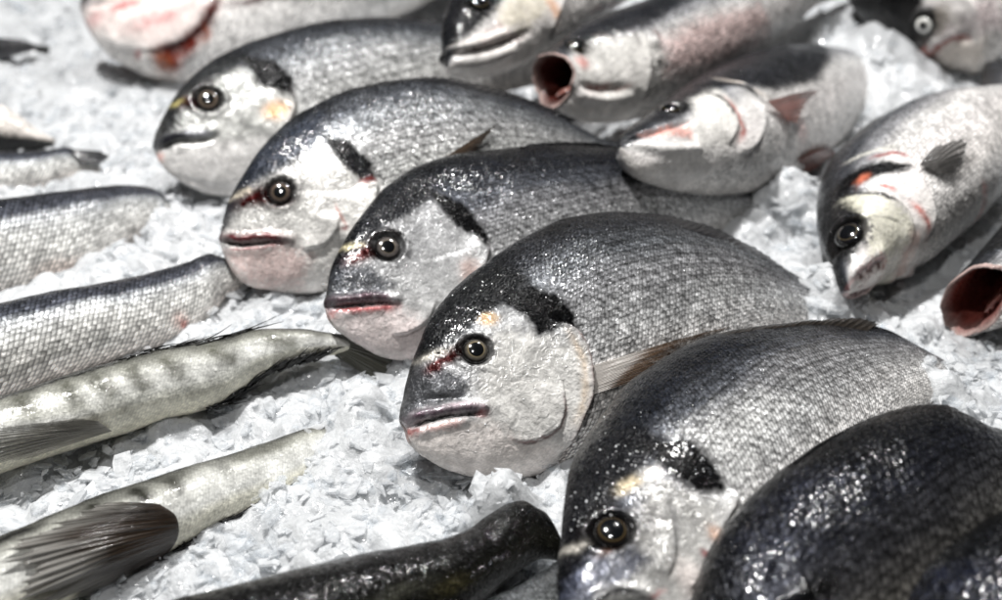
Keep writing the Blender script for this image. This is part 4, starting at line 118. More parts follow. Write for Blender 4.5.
def skin_material(name,rough=.30,coat=.55,scale_h=.00045,grain=650,glint=.0004,metal=1.,rimlow=.32,tilt=.3,irr=.5,streak=1.):
    M=N(name); col=M.attr('skin'); msk=M('ShaderNodeSeparateColor',{0:M.attr('mask')}); sc,me,gr=msk.outputs
    suv=M('ShaderNodeSeparateXYZ',{0:M.attr('scale_uv','Vector')})
    u,v=suv.outputs[0],suv.outputs[1]
    uu=M.math('ADD',u,M.math('MULTIPLY',v,.5)); vv=M.math('MULTIPLY',v,.88)
    p=M('ShaderNodeCombineXYZ',{0:uu,1:vv}).outputs[0]
    vo=M('ShaderNodeTexVoronoi',{'Vector':p,'Scale':1.,'Randomness':irr},voronoi_dimensions='2D',feature='F1')
    rnd=M('ShaderNodeSeparateColor',{0:vo.outputs['Color']}).outputs[0]; d=vo.outputs['Distance']
    off=M('ShaderNodeVectorMath',{0:p,1:vo.outputs['Position']},operation='SUBTRACT').outputs[0]
    ox=M('ShaderNodeSeparateXYZ',{0:off}).outputs[0]
    h=M.math('SUBTRACT',M.math('MULTIPLY',ox,.9),M.math('MULTIPLY',M.math('POWER',d,2.),1.2))
    h=M.math('ADD',h,M.math('MULTIPLY',rnd,.35)); h=M.math('MULTIPLY',h,sc)
    geo=M('ShaderNodeTexCoord').outputs['Object']
    n1=M('ShaderNodeTexNoise',{'Vector':geo,'Scale':grain,'Detail':2.,'Roughness':.6}).outputs[0]
    nw=M('ShaderNodeTexNoise',{'Vector':geo,'Scale':190.,'Detail':2.,'Roughness':.5,'Distortion':1.2}).outputs[0]
    n2=M('ShaderNodeTexNoise',{'Vector':geo,'Scale':70.,'Detail':3.,'Roughness':.6}).outputs[0]
    n3=M('ShaderNodeTexVoronoi',{'Vector':geo,'Scale':grain*1.1,'Randomness':1.},feature='F1')
    g3=M('ShaderNodeSeparateColor',{0:n3.outputs['Color']}).outputs[0]
    b1=M('ShaderNodeBump',{'Strength':1.,'Distance':scale_h,'Height':h})
    b2=M('ShaderNodeBump',{'Strength':1.,'Distance':glint,'Height':M.math('MULTIPLY',M.math('ADD',M.math('MULTIPLY',n1,.5),M.math('MULTIPLY',nw,2.2)),gr),'Normal':b1.outputs[0]})
    b3=M('ShaderNodeBump',{'Strength':1.,'Distance':glint,'Height':M.math('ADD',M.math('MULTIPLY',M.math('MAXIMUM',M.math('SUBTRACT',n1,.56),0.),4.),M.math('MULTIPLY',nw,1.0)),'Normal':M('ShaderNodeBump',{'Strength':.6,'Distance':scale_h,'Height':h}).outputs[0]})
    vc=M('ShaderNodeVectorMath',{0:vo.outputs['Color'],1:(.5,.5,.5)},operation='SUBTRACT').outputs[0]; vc=M('ShaderNodeVectorMath',{0:vc,3:M.math('MULTIPLY',sc,tilt)},operation='SCALE').outputs[0]
    gc=M('ShaderNodeVectorMath',{0:n3.outputs['Color'],1:(.5,.5,.5)},operation='SUBTRACT').outputs[0]; gc=M('ShaderNodeVectorMath',{0:gc,3:M.math('MULTIPLY',gr,.15)},operation='SCALE').outputs[0]
    fn=M('ShaderNodeVectorMath',{0:b2.outputs[0],1:vc},operation='ADD').outputs[0]; fn=M('ShaderNodeVectorMath',{0:fn,1:gc},operation='ADD').outputs[0]; fn=M('ShaderNodeVectorMath',{0:fn},operation='NORMALIZE').outputs[0]
    foil=M('ShaderNodeMapRange',{0:M('ShaderNodeTexNoise',{'Vector':geo,'Scale':grain*.55,'Detail':3.,'Roughness':.7}).outputs[0],1:.38,2:.62,3:0.,4:1.}).outputs[0]
    # pigment: every scale its own tone, a darker rim towards the head, fine mottling; coarser patches painted in as broken reflections
    tone=M.math('ADD',.60,M.math('MULTIPLY',rnd,.70)); rim=M('ShaderNodeMapRange',{0:M('ShaderNodeVectorMath',{0:off,1:(-.22,0,0)},operation='DISTANCE').outputs['Value'],1:.18,2:.68,3:1.4,4:rimlow},interpolation_type='SMOOTHSTEP').outputs[0]
    k=M.math('MULTIPLY',tone,rim); k=M.math('ADD',M.math('MULTIPLY',k,sc),M.math('SUBTRACT',1.,sc))
    k=M.math('MULTIPLY',k,M('ShaderNodeMapRange',{0:n2,1:.3,2:.7,3:.70,4:1.2}).outputs[0]); k=M.math('MULTIPLY',k,M.math('ADD',.90,M.math('MULTIPLY',foil,.18))); k=M.math('MAXIMUM',k,.03)
    sp=M('ShaderNodeCombineXYZ',{0:M.math('MULTIPLY',M.math('ADD',u,v),.16),1:M.math('MULTIPLY',M.math('SUBTRACT',u,v),.75)}).outputs[0]
    st=M('ShaderNodeMapRange',{0:M('ShaderNodeTexNoise',{'Vector':sp,'Scale':1.,'Detail':2.},noise_dimensions='2D').outputs[0],1:.33,2:.67,3:.62,4:1.4}).outputs[0]
    k=M.math('MULTIPLY',k,M.math('ADD',1.,M.math('MULTIPLY',M.math('SUBTRACT',st,1.),M.math('MULTIPLY',sc,streak))))
    kc=M('ShaderNodeCombineColor',{0:k,1:k,2:k}).outputs[0]
    base=M.mix(1.,col,kc,'MULTIPLY')
    ro=M.math('ADD',rough-.10,M.math('MULTIPLY',g3,.2))
    P=M('ShaderNodeBsdfPrincipled',{'Base Color':base,'Metallic':M.math('MULTIPLY',me,metal),'Roughness':ro,'Normal':fn,'Coat Weight':coat,'Coat Roughness':.07,'Coat Normal':b3.outputs[0],'Specular IOR Level':.08})
    M.surf(P.outputs[0]); return M.m
SKIN={'bream':skin_material('bream_skin',coat=.35,metal=.95,rimlow=.45),'bass':skin_material('bass_skin',rough=.33,coat=.4,metal=.6,rimlow=.5,tilt=.16,irr=.22,streak=.3,scale_h=.0003),'band':skin_material('banded_skin',rough=.34,coat=.4,glint=.00018,scale_h=.0002,metal=.6),'dark':skin_material('dark_skin',rough=.25,coat=.55,scale_h=.00035)}
def eye_material():
    M=N('eye_gloss'); P=M('ShaderNodeBsdfPrincipled',{'Base Color':M.attr('skin'),'Roughness':.12,'Coat Weight':1.,'Coat Roughness':.03,'Specular IOR Level':.6}); M.surf(P.outputs[0]); return M.m
EYE=eye_material()
def fin_material():
    M=N('fin_membrane'); c=M.attr('skin'); geo=M('ShaderNodeTexCoord').outputs['Object']
    n1=M('ShaderNodeTexNoise',{'Vector':geo,'Scale':500.,'Detail':2.}).outputs[0]
    b=M('ShaderNodeBump',{'Strength':1.,'Distance':.0002,'Height':n1})
    P=M('ShaderNodeBsdfPrincipled',{'Base Color':c,'Roughness':.28,'Coat Weight':.5,'Coat Roughness':.1,'Normal':b.outputs[0],'Coat Normal':b.outputs[0]})
    T=M('ShaderNodeBsdfTranslucent',{'Color':c}); X=M('ShaderNodeMixShader',{0:.3,1:P.outputs[0],2:T.outputs[0]}); Y=M('ShaderNodeMixShader',{0:M.attr('clear','Fac'),1:X.outputs[0],2:M('ShaderNodeBsdfTransparent').outputs[0]}); M.surf(Y.outputs[0]); return M.m
FIN=fin_material()
def grain_material():
    M=N('ice_grain'); P=M('ShaderNodeBsdfPrincipled',{'Base Color':(.85,.86,.87,1),'Roughness':.08,'IOR':1.31}); M.surf(P.outputs[0]); return M.m
GRAIN=grain_material()
def ice_material(name,flake):
    M=N(name); geo=M('ShaderNodeTexCoord').outputs['Object']
    n1=M('ShaderNodeTexNoise',{'Vector':geo,'Scale':260.,'Detail':3.,'Roughness':.65}).outputs[0]
    n2=M('ShaderNodeTexNoise',{'Vector':geo,'Scale':28.,'Detail':3.}).outputs[0]
    b=M('ShaderNodeBump',{'Strength':1.,'Distance':.0007 if flake else .0015,'Height':n1})
    tone=M('ShaderNodeValToRGB',{0:n2}); e=tone.color_ramp.elements; e[0].position=.3; e[0].color=(.42,.43,.44,1); e[1].position=.7; e[1].color=(.54,.55,.56,1)
    if flake:
        n3=M('ShaderNodeTexNoise',{'Vector':geo,'Scale':150.,'Detail':2.}).outputs[0]; b=M('ShaderNodeBump',{'Strength':1.,'Distance':.0035,'Height':n3,'Normal':b.outputs[0]})
        fr=M.attr('frost','Fac')
        P=M('ShaderNodeBsdfPrincipled',{'Base Color':(.74,.75,.76,1),'Roughness':.2,'IOR':1.31,'Normal':b.outputs[0],'Coat Weight':.4,'Coat Roughness':.08})
        T=M('ShaderNodeBsdfTranslucent',{'Color':(.82,.83,.84,1)}); X=M('ShaderNodeMixShader',{0:.45,1:P.outputs[0],2:T.outputs[0]})
        Y=M('ShaderNodeMixShader',{0:M.math('MULTIPLY',fr,M('ShaderNodeMapRange',{0:n3,1:.35,2:.65,3:.3,4:1.6}).outputs[0]),1:X.outputs[0],2:M('ShaderNodeBsdfTransparent',{0:(.97,.98,.99,1)}).outputs[0]}); M.surf(Y.outputs[0])
    else:
        P=M('ShaderNodeBsdfPrincipled',{'Base Color':tone.outputs[0],'Roughness':.3,'IOR':1.31,'Subsurface Weight':.7,'Subsurface Radius':(1.,1.,1.),'Subsurface Scale':.008,'Normal':b.outputs[0],'Coat Weight':.4,'Coat Roughness':.1})
        M.surf(P.outputs[0])
    return M.m
# ---------------------------------------------------------------- helpers in the fish plane
def poly_dist(X,Z,pts,closed=False):
    pts=np.asarray(pts,float)
    if closed: pts=np.concatenate([pts,pts[:1]])
    best=np.full(X.shape,1e9); side=np.zeros(X.shape); par=np.zeros(X.shape)
    seg=np.hypot(*np.diff(pts,axis=0).T); cum=np.concatenate([[0],np.cumsum(seg)]); tot=max(cum[-1],1e-9)
    for k in range(len(pts)-1):
        a,b=pts[k],pts[k+1]; d=b-a; l2=max(d@d,1e-14); t=np.clip(((X-a[0])*d[0]+(Z-a[1])*d[1])/l2,0,1)
        dx=X-a[0]-t*d[0]; dz=Z-a[1]-t*d[1]; q=np.hypot(dx,dz); m=q<best
        best=np.where(m,q,best); side=np.where(m,d[0]*dz-d[1]*dx,side); par=np.where(m,(cum[k]+t*seg[k])/tot,par)
    return best,side,par
def smooth_line(pts,n=6):
    pts=np.asarray(pts,float)
    if len(pts)<3: return pts
    t=np.arange(len(pts)); T=np.linspace(0,len(pts)-1,(len(pts)-1)*n+1)
    P=np.concatenate([[2*pts[0]-pts[1]],pts,[2*pts[-1]-pts[-2]]]); k=np.clip(T.astype(int),0,len(pts)-2); f=(T-k)[:,None]
    p0,p1,p2,p3=P[k],P[k+1],P[k+2],P[k+3]
    return .5*(2*p1+(p2-p0)*f+(2*p0-5*p1+4*p2-p3)*f*f+(3*p1-p0-3*p2+p3)*f**3)
def inside(X,Z,pts):
    pts=np.asarray(pts,float); r=np.zeros(X.shape,bool); j=len(pts)-1
    for i in range(len(pts)):
        xi,zi=pts[i]; xj,zj=pts[j]
        if zi!=zj: r^=((zi>Z)!=(zj>Z))&(X<(xj-xi)*(Z-zi)/(zj-zi)+xi)
        j=i
    return r
# ---------------------------------------------------------------- one fish
def add_part(name,parent,*a,**k): return mesh_obj(name,*a,parent=parent,**k)
def build_body(d,root,seed):
    B=Body(d); L=B.L; nu,nv=d.get('res',(240,160)); px=d['px']
    t=np.linspace(0,1,nu); X1=L*(.3*t+.7*t*t)
    n1=int(nv*.72); ph=np.concatenate([np.linspace(-.5*math.pi,-.2,(nv-n1)//2,endpoint=False),np.linspace(-.2,math.pi+.2,n1,endpoint=False),np.linspace(math.pi+.2,1.5*math.pi,nv-n1-(nv-n1)//2)])
    X1=np.concatenate([X1,L*(1+.012*np.array([.5,.85,1.,1.]))]); ex_scale=np.concatenate([np.ones(nu),[.9,.62,.3,.01]]); nu=len(X1); interior=np.zeros(nu)
    if d.get('open'):
        op=d['open']; k=26; tt=np.linspace(1,0,k,endpoint=False)
        xi=op*1.7*tt**1.3; si=.90-.62*tt; th=np.linspace(math.pi,0,9)[1:-1]; xl=-.10*op*np.sin(th); sl=.95+.05*np.cos(th)
        X1=np.concatenate([xi,xl,X1]); ex_scale=np.concatenate([si,sl,ex_scale]); interior=np.concatenate([tt*.7+.3,.25+.0*th,interior]); nu=len(X1)
    zu,zl,w=B.prof(np.clip(X1,0,L)); 
    if d.get('open'): m=interior>0; u0,l0,w0=B.prof(np.zeros(1)); zu=np.where(m,u0,zu); zl=np.where(m,l0,zl); w=np.where(m,w0,w)
    zc=(zu+zl)/2; hh=np.maximum((zu-zl)/2,1e-6)*ex_scale; w=w*ex_scale
    c,s=np.cos(ph),np.sin(ph); e=np.where(c>0,B.eu,B.el)
    Z=zc[:,None]+hh[:,None]*c; Y=w[:,None]*np.sign(s)*np.abs(s)**e; X=np.repeat(X1[:,None],nv,1)
    if d.get('open'): X=X+d.get('notch',.5)*d['open']*np.abs(s)[None]**2.2*np.exp(-np.maximum(X,0)/(1.3*d['open']))*np.where(interior>.9,.3,1.)[:,None]-.18*d['open']*np.maximum(-c,0)[None]*np.exp(-np.maximum(X,0)/(.8*d['open']))
    if d.get('open'): X=X+(fbm(np.stack([np.tile(c,nu)*2.5+9,np.tile(s,nu)*2.5+9],1),seed+3).reshape(nu,nv)-.5)*.5*d['open']*np.exp(-np.abs(X)/(.6*d['open']))
    P=np.stack([X,Y,Z],2)
    du=np.gradient(P,axis=0); dv=np.gradient(P,axis=1); nr=np.cross(dv,du); nr/=np.maximum(np.linalg.norm(nr,axis=2,keepdims=True),1e-12)
    if nr[nu//2,np.argmin(abs(ph-math.pi/2)),1]<0: nr=-nr
    Xf,Zf,Yf=X.ravel(),Z.ravel(),Y.ravel(); pts=np.stack([Xf,Yf,Zf],1)
    out=np.repeat(interior==0,nv)
    # relief
    D=(fbm(pts*60,seed)-.5)*.0012+(fbm(pts*220,seed+5,2)-.5)*.00045
    flank=sstep(.15,.6,np.abs(np.tile(s,nu)))
    for kind,h,wd,pl in d['relief']:
        pl=smooth_line(pl); q,sd,par=poly_dist(Xf,Zf,pl); end=sstep(0,.15,par)*sstep(1,.85,par)
        if kind=='groove': D-=h*np.exp(-(q/wd)**2)*(.35+.65*end)*flank
        elif kind=='ridge': D+=h*np.exp(-(q/wd)**2)*flank
        else:
            ins=sd<0; D+=end*flank*np.where(ins,h*np.exp(-q/wd),-.35*h*np.exp(-q/(5*px)))*sstep(0,1.6*px,q)
    if 'eye' in d:
        (exx,ezz),er,pr,ec,bul=d['eye']; q=np.hypot(Xf-exx,Zf-ezz)/er
        D+=flank*er*(.07*np.exp(-((q-1.45)/.25)**2)-.42*sstep(1.3,.8,q))
    taper=sstep(0,.02*L,Xf); D*=np.where(out,.3+.7*taper,.4)
    pts=pts+nr.reshape(-1,3)*D[:,None]
    # pigment, plus painted reflections on the bream heads
    v=np.clip((Zf-np.repeat(zl,nv))/np.maximum(np.repeat(zu-zl,nv),1e-6),0,1)
    nz=fbm(pts*45,seed+11)-.5; nz2=fbm(pts*np.array([25,90,260.]),seed+17,2)-.5
    pal=d['pal']; vs=[p[0] for p in pal]; vv=np.clip(v+nz*.10+nz2*.06,0,1)
    col=np.stack([np.interp(vv,vs,[float(lin(p[1])[k]) for p in pal]) for k in range(3)],1); met=np.interp(vv,vs,[p[2] for p in pal])
    if d['kind']=='bream':   # thin lengthwise lines along the flank
        ln=np.sin(v*2*math.pi*17+nz*5); a=sstep(.35,.55,v)*sstep(.98,.75,v)*sstep(.25*L,.45*L,Xf)
        col*=(1-.45*a*sstep(.1,.9,ln))[:,None]
    if d['kind']=='band':
        ch=np.sin((Xf/L*60+np.abs(v-.5)*26)+nz*9); col*=(1-.10*sstep(.1,.9,ch)*sstep(.2,.4,v))[:,None]
    wx=(fbm(pts*320,seed+21,2)-.5)*5*px; wz=(fbm(pts*320,seed+31,2)-.5)*5*px; Xw,Zw=Xf+wx,Zf+wz; grainy=fbm(pts*500,seed+41,2)
    scl=np.ones(len(Xf)); headless=np.ones(len(Xf))
    for op in d['paint']:
        k,rgb,al=op[0],lin(op[1]),op[2]
        if k=='blob':
            (cx,cz),(rx,rz),an=op[3],op[4],op[5]; ca,sa=math.cos(an),math.sin(an); dx,dz=Xw-cx,Zw-cz
            q=((dx*ca+dz*sa)/rx)**2+((dz*ca-dx*sa)/rz)**2; a=al*np.exp(-q**1.5)
        elif k=='stroke':
            q,_,par=poly_dist(Xw,Zw,smooth_line(op[4])); a=al*np.exp(-(q/(.6*op[3]))**2)*(.45+.55*sstep(0,.2,par)*sstep(1,.8,par))
        else:
            q,_,_=poly_dist(Xw,Zw,op[4],True); q=np.where(inside(Xw,Zw,op[4]),q,-q); a=al*sstep(-op[3],op[3],q+(grainy-.5)*op[3]*1.2)
        if float(np.mean(rgb))<.03: a=np.minimum(1,a*1.09)
        a=np.where(out,a,0)*np.clip((.85 if float(np.mean(rgb))<.05 else .62)+.7*grainy,0,1); lum=float(np.mean(rgb))
        col=col*(1-a[:,None])+rgb*a[:,None]; met=met*(1-.75*a) if lum<.35 or lum>.5 else met*(1-.35*a)
    if 'eye' in d:
        a=.8*sstep(1.75,1.05,np.hypot(Xw-exx,Zw-ezz)/er+(grainy-.5)*1.3); col=col*(1-a[:,None])+lin((.045,.04,.04))*a[:,None]; met=met*(1-a)
    for kind,h,wd,pl in d['relief']:   # no scales in front of the gill cover
        if kind=='step':
            gx=max(p[0] for p in pl); headless*=sstep(gx-.02*L,gx+.03*L,Xf+ .0*Zf); break
    pl=[r for r in d['relief'] if r[0]=='step']
    if pl:
        q,sd,par=poly_dist(Xf,Zf,smooth_line(pl[0][3])); m=np.maximum(headless,np.where(sd>0,sstep(0,6*px,q),0)*sstep(.0,.1,par)); scl=.12+.88*np.clip(np.where(sd<0,np.minimum(m,.25),m),0,1)
        scl=np.maximum(scl,sstep(.72,.9,v)*sstep(.05*L,.16*L,Xf)*.8)
    hm=(1-scl)*sstep(.05,.3,v)*.9; mo=sstep(.30,.70,fbm(pts*np.array([150,150,230.]),seed+81,3)); m2=sstep(.3,.7,fbm(pts*np.array([420,300,420.]),seed+91,2))
    if d['kind']=='bream': col=col*(1-hm*(1-(.72+.36*mo)*(.94+.10*m2)))[:,None]  # mottling puts broken reflections into the head colour
    if d['kind']=='bream': met=np.maximum(met,.5*hm*sstep(.25,.45,v)*np.clip(.4+1.2*fbm(pts*160,seed+95,2)-.3,0,1))
    if d['kind'] in('band','dark'): scl=scl*(.2 if d['kind']=='band' else .8)
    if d.get('open'):
        it=np.repeat(interior,nv); dp=lin(d.get('inner',(.48,.25,.22))); rim=lin((.62,.54,.52)); kk=np.clip((it-.25)/.22,0,1)[:,None]
        cin=rim*(1-kk)+dp*kk; cin=cin*(.6+.8*fbm(pts*90,seed+51)[:,None]); col=np.where(out[:,None],col,cin); met=np.where(out,met,0); scl=np.where(out,scl,0)
    # scale rows: smaller towards the tail, like the body
    hs=np.maximum(np.convolve(np.pad(hh,8,mode='edge'),np.ones(17)/17,'valid'),.25*hh.max()); ss=d['sc']*(hs/hh.max())**.6
    uu=np.cumsum(np.gradient(X1)/ss); rows=hh.max()*math.pi/d['sc']; vv2=ph/math.pi*rows
    suv=np.stack([np.repeat(uu,nv),np.tile(vv2,nu),np.zeros(nu*nv)],1)
    mask=np.stack([scl,np.clip(met,0,1),.55+.6*fbm(pts*30,seed+61)],1)
    fl=grid_faces(nu,nv)
    o=mesh_obj('body',pts,[fl],SKIN[d['kind']],root,{'skin':('FLOAT_COLOR',col),'mask':('FLOAT_COLOR',mask),'scale_uv':('FLOAT_VECTOR',suv)})
    if d.get('open'):
        op=d['open']; a0,b0,c0=B.prof(np.zeros(1)); h0=float(a0[0]-b0[0])/2; th=np.linspace(0,math.pi,16); an=np.linspace(0,2*math.pi,25); xs=(1-np.cos(th))*.6*op+.12*op
        rr=np.sin(th)**.6; V=np.stack([np.repeat(xs,25),np.outer(rr*.42*float(c0[0]),np.sin(an)).ravel(),float(b0[0])+.42*h0+np.outer(rr*.16*h0,np.cos(an)).ravel()],1); V+=(fbm(V*400,seed+5)[:,None]-.5)*.1*op
        mesh_obj('tongue',V,[grid_faces(16,25)],EYE,root,{'skin':('FLOAT_COLOR',np.tile(lin((.52,.34,.31)),(len(V),1)))})
    if d.get('drops'):
        r=np.random.default_rng(seed); nd=d['drops']; wgt=(np.tile(s,nu)>.25)*np.exp(-((Xf-d['dropc'][0][0])**2+(Zf-d['dropc'][0][1])**2)/d['dropc'][1]**2)*sstep(.40,.62,fbm(pts*90,seed+71))*np.gradient(Xf.reshape(nu,nv),axis=0).ravel()*np.repeat(hh,nv)+1e-12
        ix=r.choice(len(pts),nd,p=wgt/wgt.sum()); rad=r.uniform(.15,.5,nd)*.001; c0=pts[ix]; th=np.linspace(.02,math.pi-.02,7); an=np.linspace(0,2*math.pi,9)
        S=np.stack([np.outer(np.sin(th),np.cos(an)),np.outer(np.sin(th),np.sin(an)),np.outer(np.cos(th),np.ones(9))],2).reshape(-1,3)
        V=(c0[:,None]+rad[:,None,None]*S*np.array([1.,.75,1.])).reshape(-1,3); f=grid_faces(7,9)[:,::-1]
        w=mesh_obj('ice_grains',V,[(f[None]+(np.arange(nd)*63)[:,None,None]).reshape(-1,4)],GRAIN,root); w['kind']='stuff'
    return B
def build_eye(d,B,root):
    (x,z),r,pr,ic,bul=d['eye']; e=.0015
    y=float(B.ysurf(np.array(x),np.array(z))); gx=(float(B.ysurf(np.array(x+e),np.array(z)))-float(B.ysurf(np.array(x-e),np.array(z))))/(2*e); gz=(float(B.ysurf(np.array(x),np.array(z+e)))-float(B.ysurf(np.array(x),np.array(z-e))))/(2*e)
    n=np.array([-gx*.7,1,-gz*.7]); n/=np.linalg.norm(n); a=np.cross(n,[0,0,1.]); a/=np.linalg.norm(a); b=np.cross(n,a)
    def dome(r0,r1,lift,nth=26,nph=48):
        th=np.linspace(math.asin(min(1,r0))if r0>0 else 0,r1,nth); ps=np.linspace(0,2*math.pi,nph)
        T,Pp=np.meshgrid(th,ps,indexing='ij'); q=np.sin(T)*r
        return (np.array([x,y,z])+ (a*(np.cos(Pp)*q)[...,None]+b*(np.sin(Pp)*q)[...,None])+n*((np.cos(T)*.50*bul-.28)*r+lift)[...,None]).reshape(-1,3),np.sin(T).ravel(),Pp.ravel(),grid_faces(nth,nph)
    pts,q,pp,f=dome(0,math.pi*.62,0)
    ic=lin(ic); qq=np.clip(q,0,1); pf=pr/r
    ns=fbm(np.stack([np.cos(pp)*3+5,np.sin(pp)*3+5,qq*6],1),3)
    col=ic*(.35+.9*ns)[:,None]; ring=np.exp(-((qq-pf-.05)/.04)**2)[:,None]*d.get('ring',.12); col=col*(1-ring)+lin((.74,.66,.46))*ring
    dk=sstep(.70,.9,qq)[:,None]; col=col*(1-dk)+lin((.05,.045,.045))*dk
    eye=mesh_obj('eye',pts,[f],EYE,root,{'skin':('FLOAT_COLOR',col)})
    pts,q,pp,f=dome(0,math.asin(pf),.03*r,12,36)
    mesh_obj('pupil',pts,[f],EYE,eye,{'skin':('FLOAT_COLOR',np.tile(lin((.035,.04,.05)),(len(pts),1)))})
def resample(p,n):
    p=smooth_line(p,8); s=np.concatenate([[0],np.cumsum(np.linalg.norm(np.diff(p,axis=0),axis=1))]); q=np.linspace(0,s[-1],n)
    return np.stack([np.interp(q,s,p[:,k]) for k in range(3)],1)
def build_fin(g,d,root,seed,B=None):
    rng=np.random.default_rng(seed); px=d['px']; rays=g['rays']; th=g.get('thick',1.6)*px; c0,c1=lin(g['cols'][0]),lin(g['cols'][-1])
    if g.get('hair'):
        A=resample(g['base'],rays); T=resample(g['tip'],rays); V=[];Fc=[];Cl=[]; n=9;m=5
        for k in range(rays):
            a=A[k]+rng.normal(0,1.2*px,3); b=T[k]+rng.normal(0,4*px,3); a[1]=A[k][1]; 
            b=a+(b-a)*rng.uniform(.45,1.15); mid=(a+b)/2+rng.normal(0,2.2*px,3)
            s=np.linspace(0,1,n)[:,None]; c=a*(1-s)**2+2*mid*s*(1-s)+b*s*s; c[:,1]=np.maximum(c[:,1],B.ysurf(np.clip(c[:,0],0,B.L),c[:,2])+.0008+.0012*rng.random()); rad=th*(1-.85*s)*rng.uniform(.6,1.1)
            tn=(b-a)/np.linalg.norm(b-a); e1=np.cross(tn,[0,1,0.3]); e1/=np.linalg.norm(e1); e2=np.cross(tn,e1); off=sum(len(x) for x in V)
            an=np.linspace(0,2*math.pi,m); V.append((c[:,None,:]+rad[:,None,:]*(e1*np.cos(an)[:,None]+e2*np.sin(an)[:,None])[None]).reshape(-1,3)); Fc.append(grid_faces(n,m,off)); Cl.append(np.tile(c0*rng.uniform(.5,1.8),(n*m,1)))
        return mesh_obj(g['name'],np.concatenate(V),Fc,FIN,root,{'skin':('FLOAT_COLOR',np.concatenate(Cl))})
    nu=rays*8+1; nv=26; A=resample(g['base'],nu); T=resample(g['tip'],nu); u=np.arange(nu)/8.; jit=1-g.get('ragged',.12)*np.interp(u,np.arange(rays+1),rng.random(rays+1))-.05*np.abs(np.sin(u*math.pi))
    s=np.linspace(0,1,nv); P=A[:,None]+(T-A)[:,None]*(s[None,:,None]*jit[:,None,None])
    ray=.5+.5*np.cos(u*2*math.pi); bulge=np.sin(s*math.pi*.85)*np.linalg.norm(T-A,axis=1)[:,None]*.06
    P[:,:,1]+=bulge+((ray-.5)[:,None]*.8*px*np.minimum(1,s*4)[None])
    P[:,:,1]+=(fbm(np.stack([np.repeat(u,nv)*.4,np.tile(s*2,nu)],1),seed).reshape(nu,nv)-.5)*4*px*s
    if B is not None and 'pect' in g['name']: P[:,:,1]=np.maximum(P[:,:,1],B.ysurf(P[:,:,0].ravel(),P[:,:,2].ravel()).reshape(nu,nv)+.0008)
    tt=th*(1-.75*s)[None,:]*(.6+.4*ray[:,None]); Pb=P.copy(); Pb[:,:,1]-=tt; Pf=P.copy()
    ns=fbm(np.stack([np.repeat(u,nv)*1.3,np.tile(s*3,nu)],1),seed+3).reshape(nu,nv)
    mx=np.clip((ray[:,None]**1.5)*.8+(ns-.5)*.9+.1*s,0,1)[...,None]; col=(c0*(1-mx)+c1*mx)
    V=np.concatenate([Pf.reshape(-1,3),Pb.reshape(-1,3)]); f1=grid_faces(nu,nv); f2=grid_faces(nu,nv,nu*nv)[:,::-1]
    k=np.arange(nu-1); tipf=np.stack([k*nv+nv-1,(k+1)*nv+nv-1,(k+1)*nv+nv-1+nu*nv,k*nv+nv-1+nu*nv],1)
    j=np.arange(nv-1); e0=np.stack([j,j+1,j+1+nu*nv,j+nu*nv],1); o=(nu-1)*nv; e1=np.stack([o+j,o+j+nu*nv,o+j+1+nu*nv,o+j+1],1)
    if 'fade' in g: ff=sstep(.45,.95,s[None]+(ns-.5)*.5)[...,None]*.85; col=col*(1-ff)+lin(g['fade'])*ff
    if 'root' in g: ff=sstep(g['rootlen']+.08,g['rootlen']-.08,s[None]+(ns-.5)*.2)[...,None]*.95; col=col*(1-ff)+lin(g['root'])*ff
    col=col.reshape(-1,3); cl=np.clip(g.get('clear',.12)*(1.3-1.2*ray[:,None]+.9*s[None]**2+(ns-.5)*.6),0,.9).ravel()
    return mesh_obj(g['name'],V,[f1,f2,tipf,e0,e1],FIN,root,{'skin':('FLOAT_COLOR',np.concatenate([col,col])),'clear':('FLOAT',np.concatenate([cl,cl]))})
from mathutils import Matrix, Vector
for i,d in enumerate(FISH):
    root=bpy.data.objects.new(d['name'],None); COLL.objects.link(root); root.empty_display_size=.02
    a,n,u,S=d['mat']; root.matrix_world=Matrix(((a[0],n[0],u[0],S[0]),(a[1],n[1],u[1],S[1]),(a[2],n[2],u[2],S[2]),(0,0,0,1)))
    root['label']=d['label']; root['category']=d['cat']; root['group']=d['group']
    B=build_body(d,root,100+i*7)
    if 'eye' in d: build_eye(d,B,root)
    for j,g in enumerate(d['fins']): build_fin(g,d,root,500+i*11+j,B)
# ---------------------------------------------------------------- crushed ice
def hsh(i,j,k):
    h=(i*73856093^j*19349663^np.int64(k*83492791))&0xffffffff; h=(h*2654435761)&0xffffffff; h^=h>>15; h=(h*2246822519)&0xffffffff; h^=h>>13; return (h&0xffff)/65535.
def plates(p,cell,seed,tilt=.4,rise=.4):
    """overlapping tilted shards: the topmost plate at every point"""
    g=np.floor(p/cell).astype(np.int64); best=np.full(len(p),-1e9)
    for a in (-1,0,1):
        for b in (-1,0,1):
            i,j=g[:,0]+a,g[:,1]+b; cx=(i+hsh(i,j,seed))*cell; cy=(j+hsh(i,j,seed+1))*cell; dx,dy=p[:,0]-cx,p[:,1]-cy
            an=hsh(i,j,seed+2)*6.283; ca,sa=np.cos(an),np.sin(an); e1=(dx*ca+dy*sa)/(cell*(.6+.7*hsh(i,j,seed+3))); e2=(dy*ca-dx*sa)/(cell*.6)
            q=np.maximum(np.abs(e1)+.35*np.abs(e2),np.abs(e2)+.25*np.abs(e1))
            z=(hsh(i,j,seed+4)-.5)*rise*cell+((hsh(i,j,seed+5)-.5)*dx+(hsh(i,j,seed+6)-.5)*dy)*2*tilt-cell*.5*np.maximum(q-.55,0)**2
            best=np.maximum(best,z)
    return best
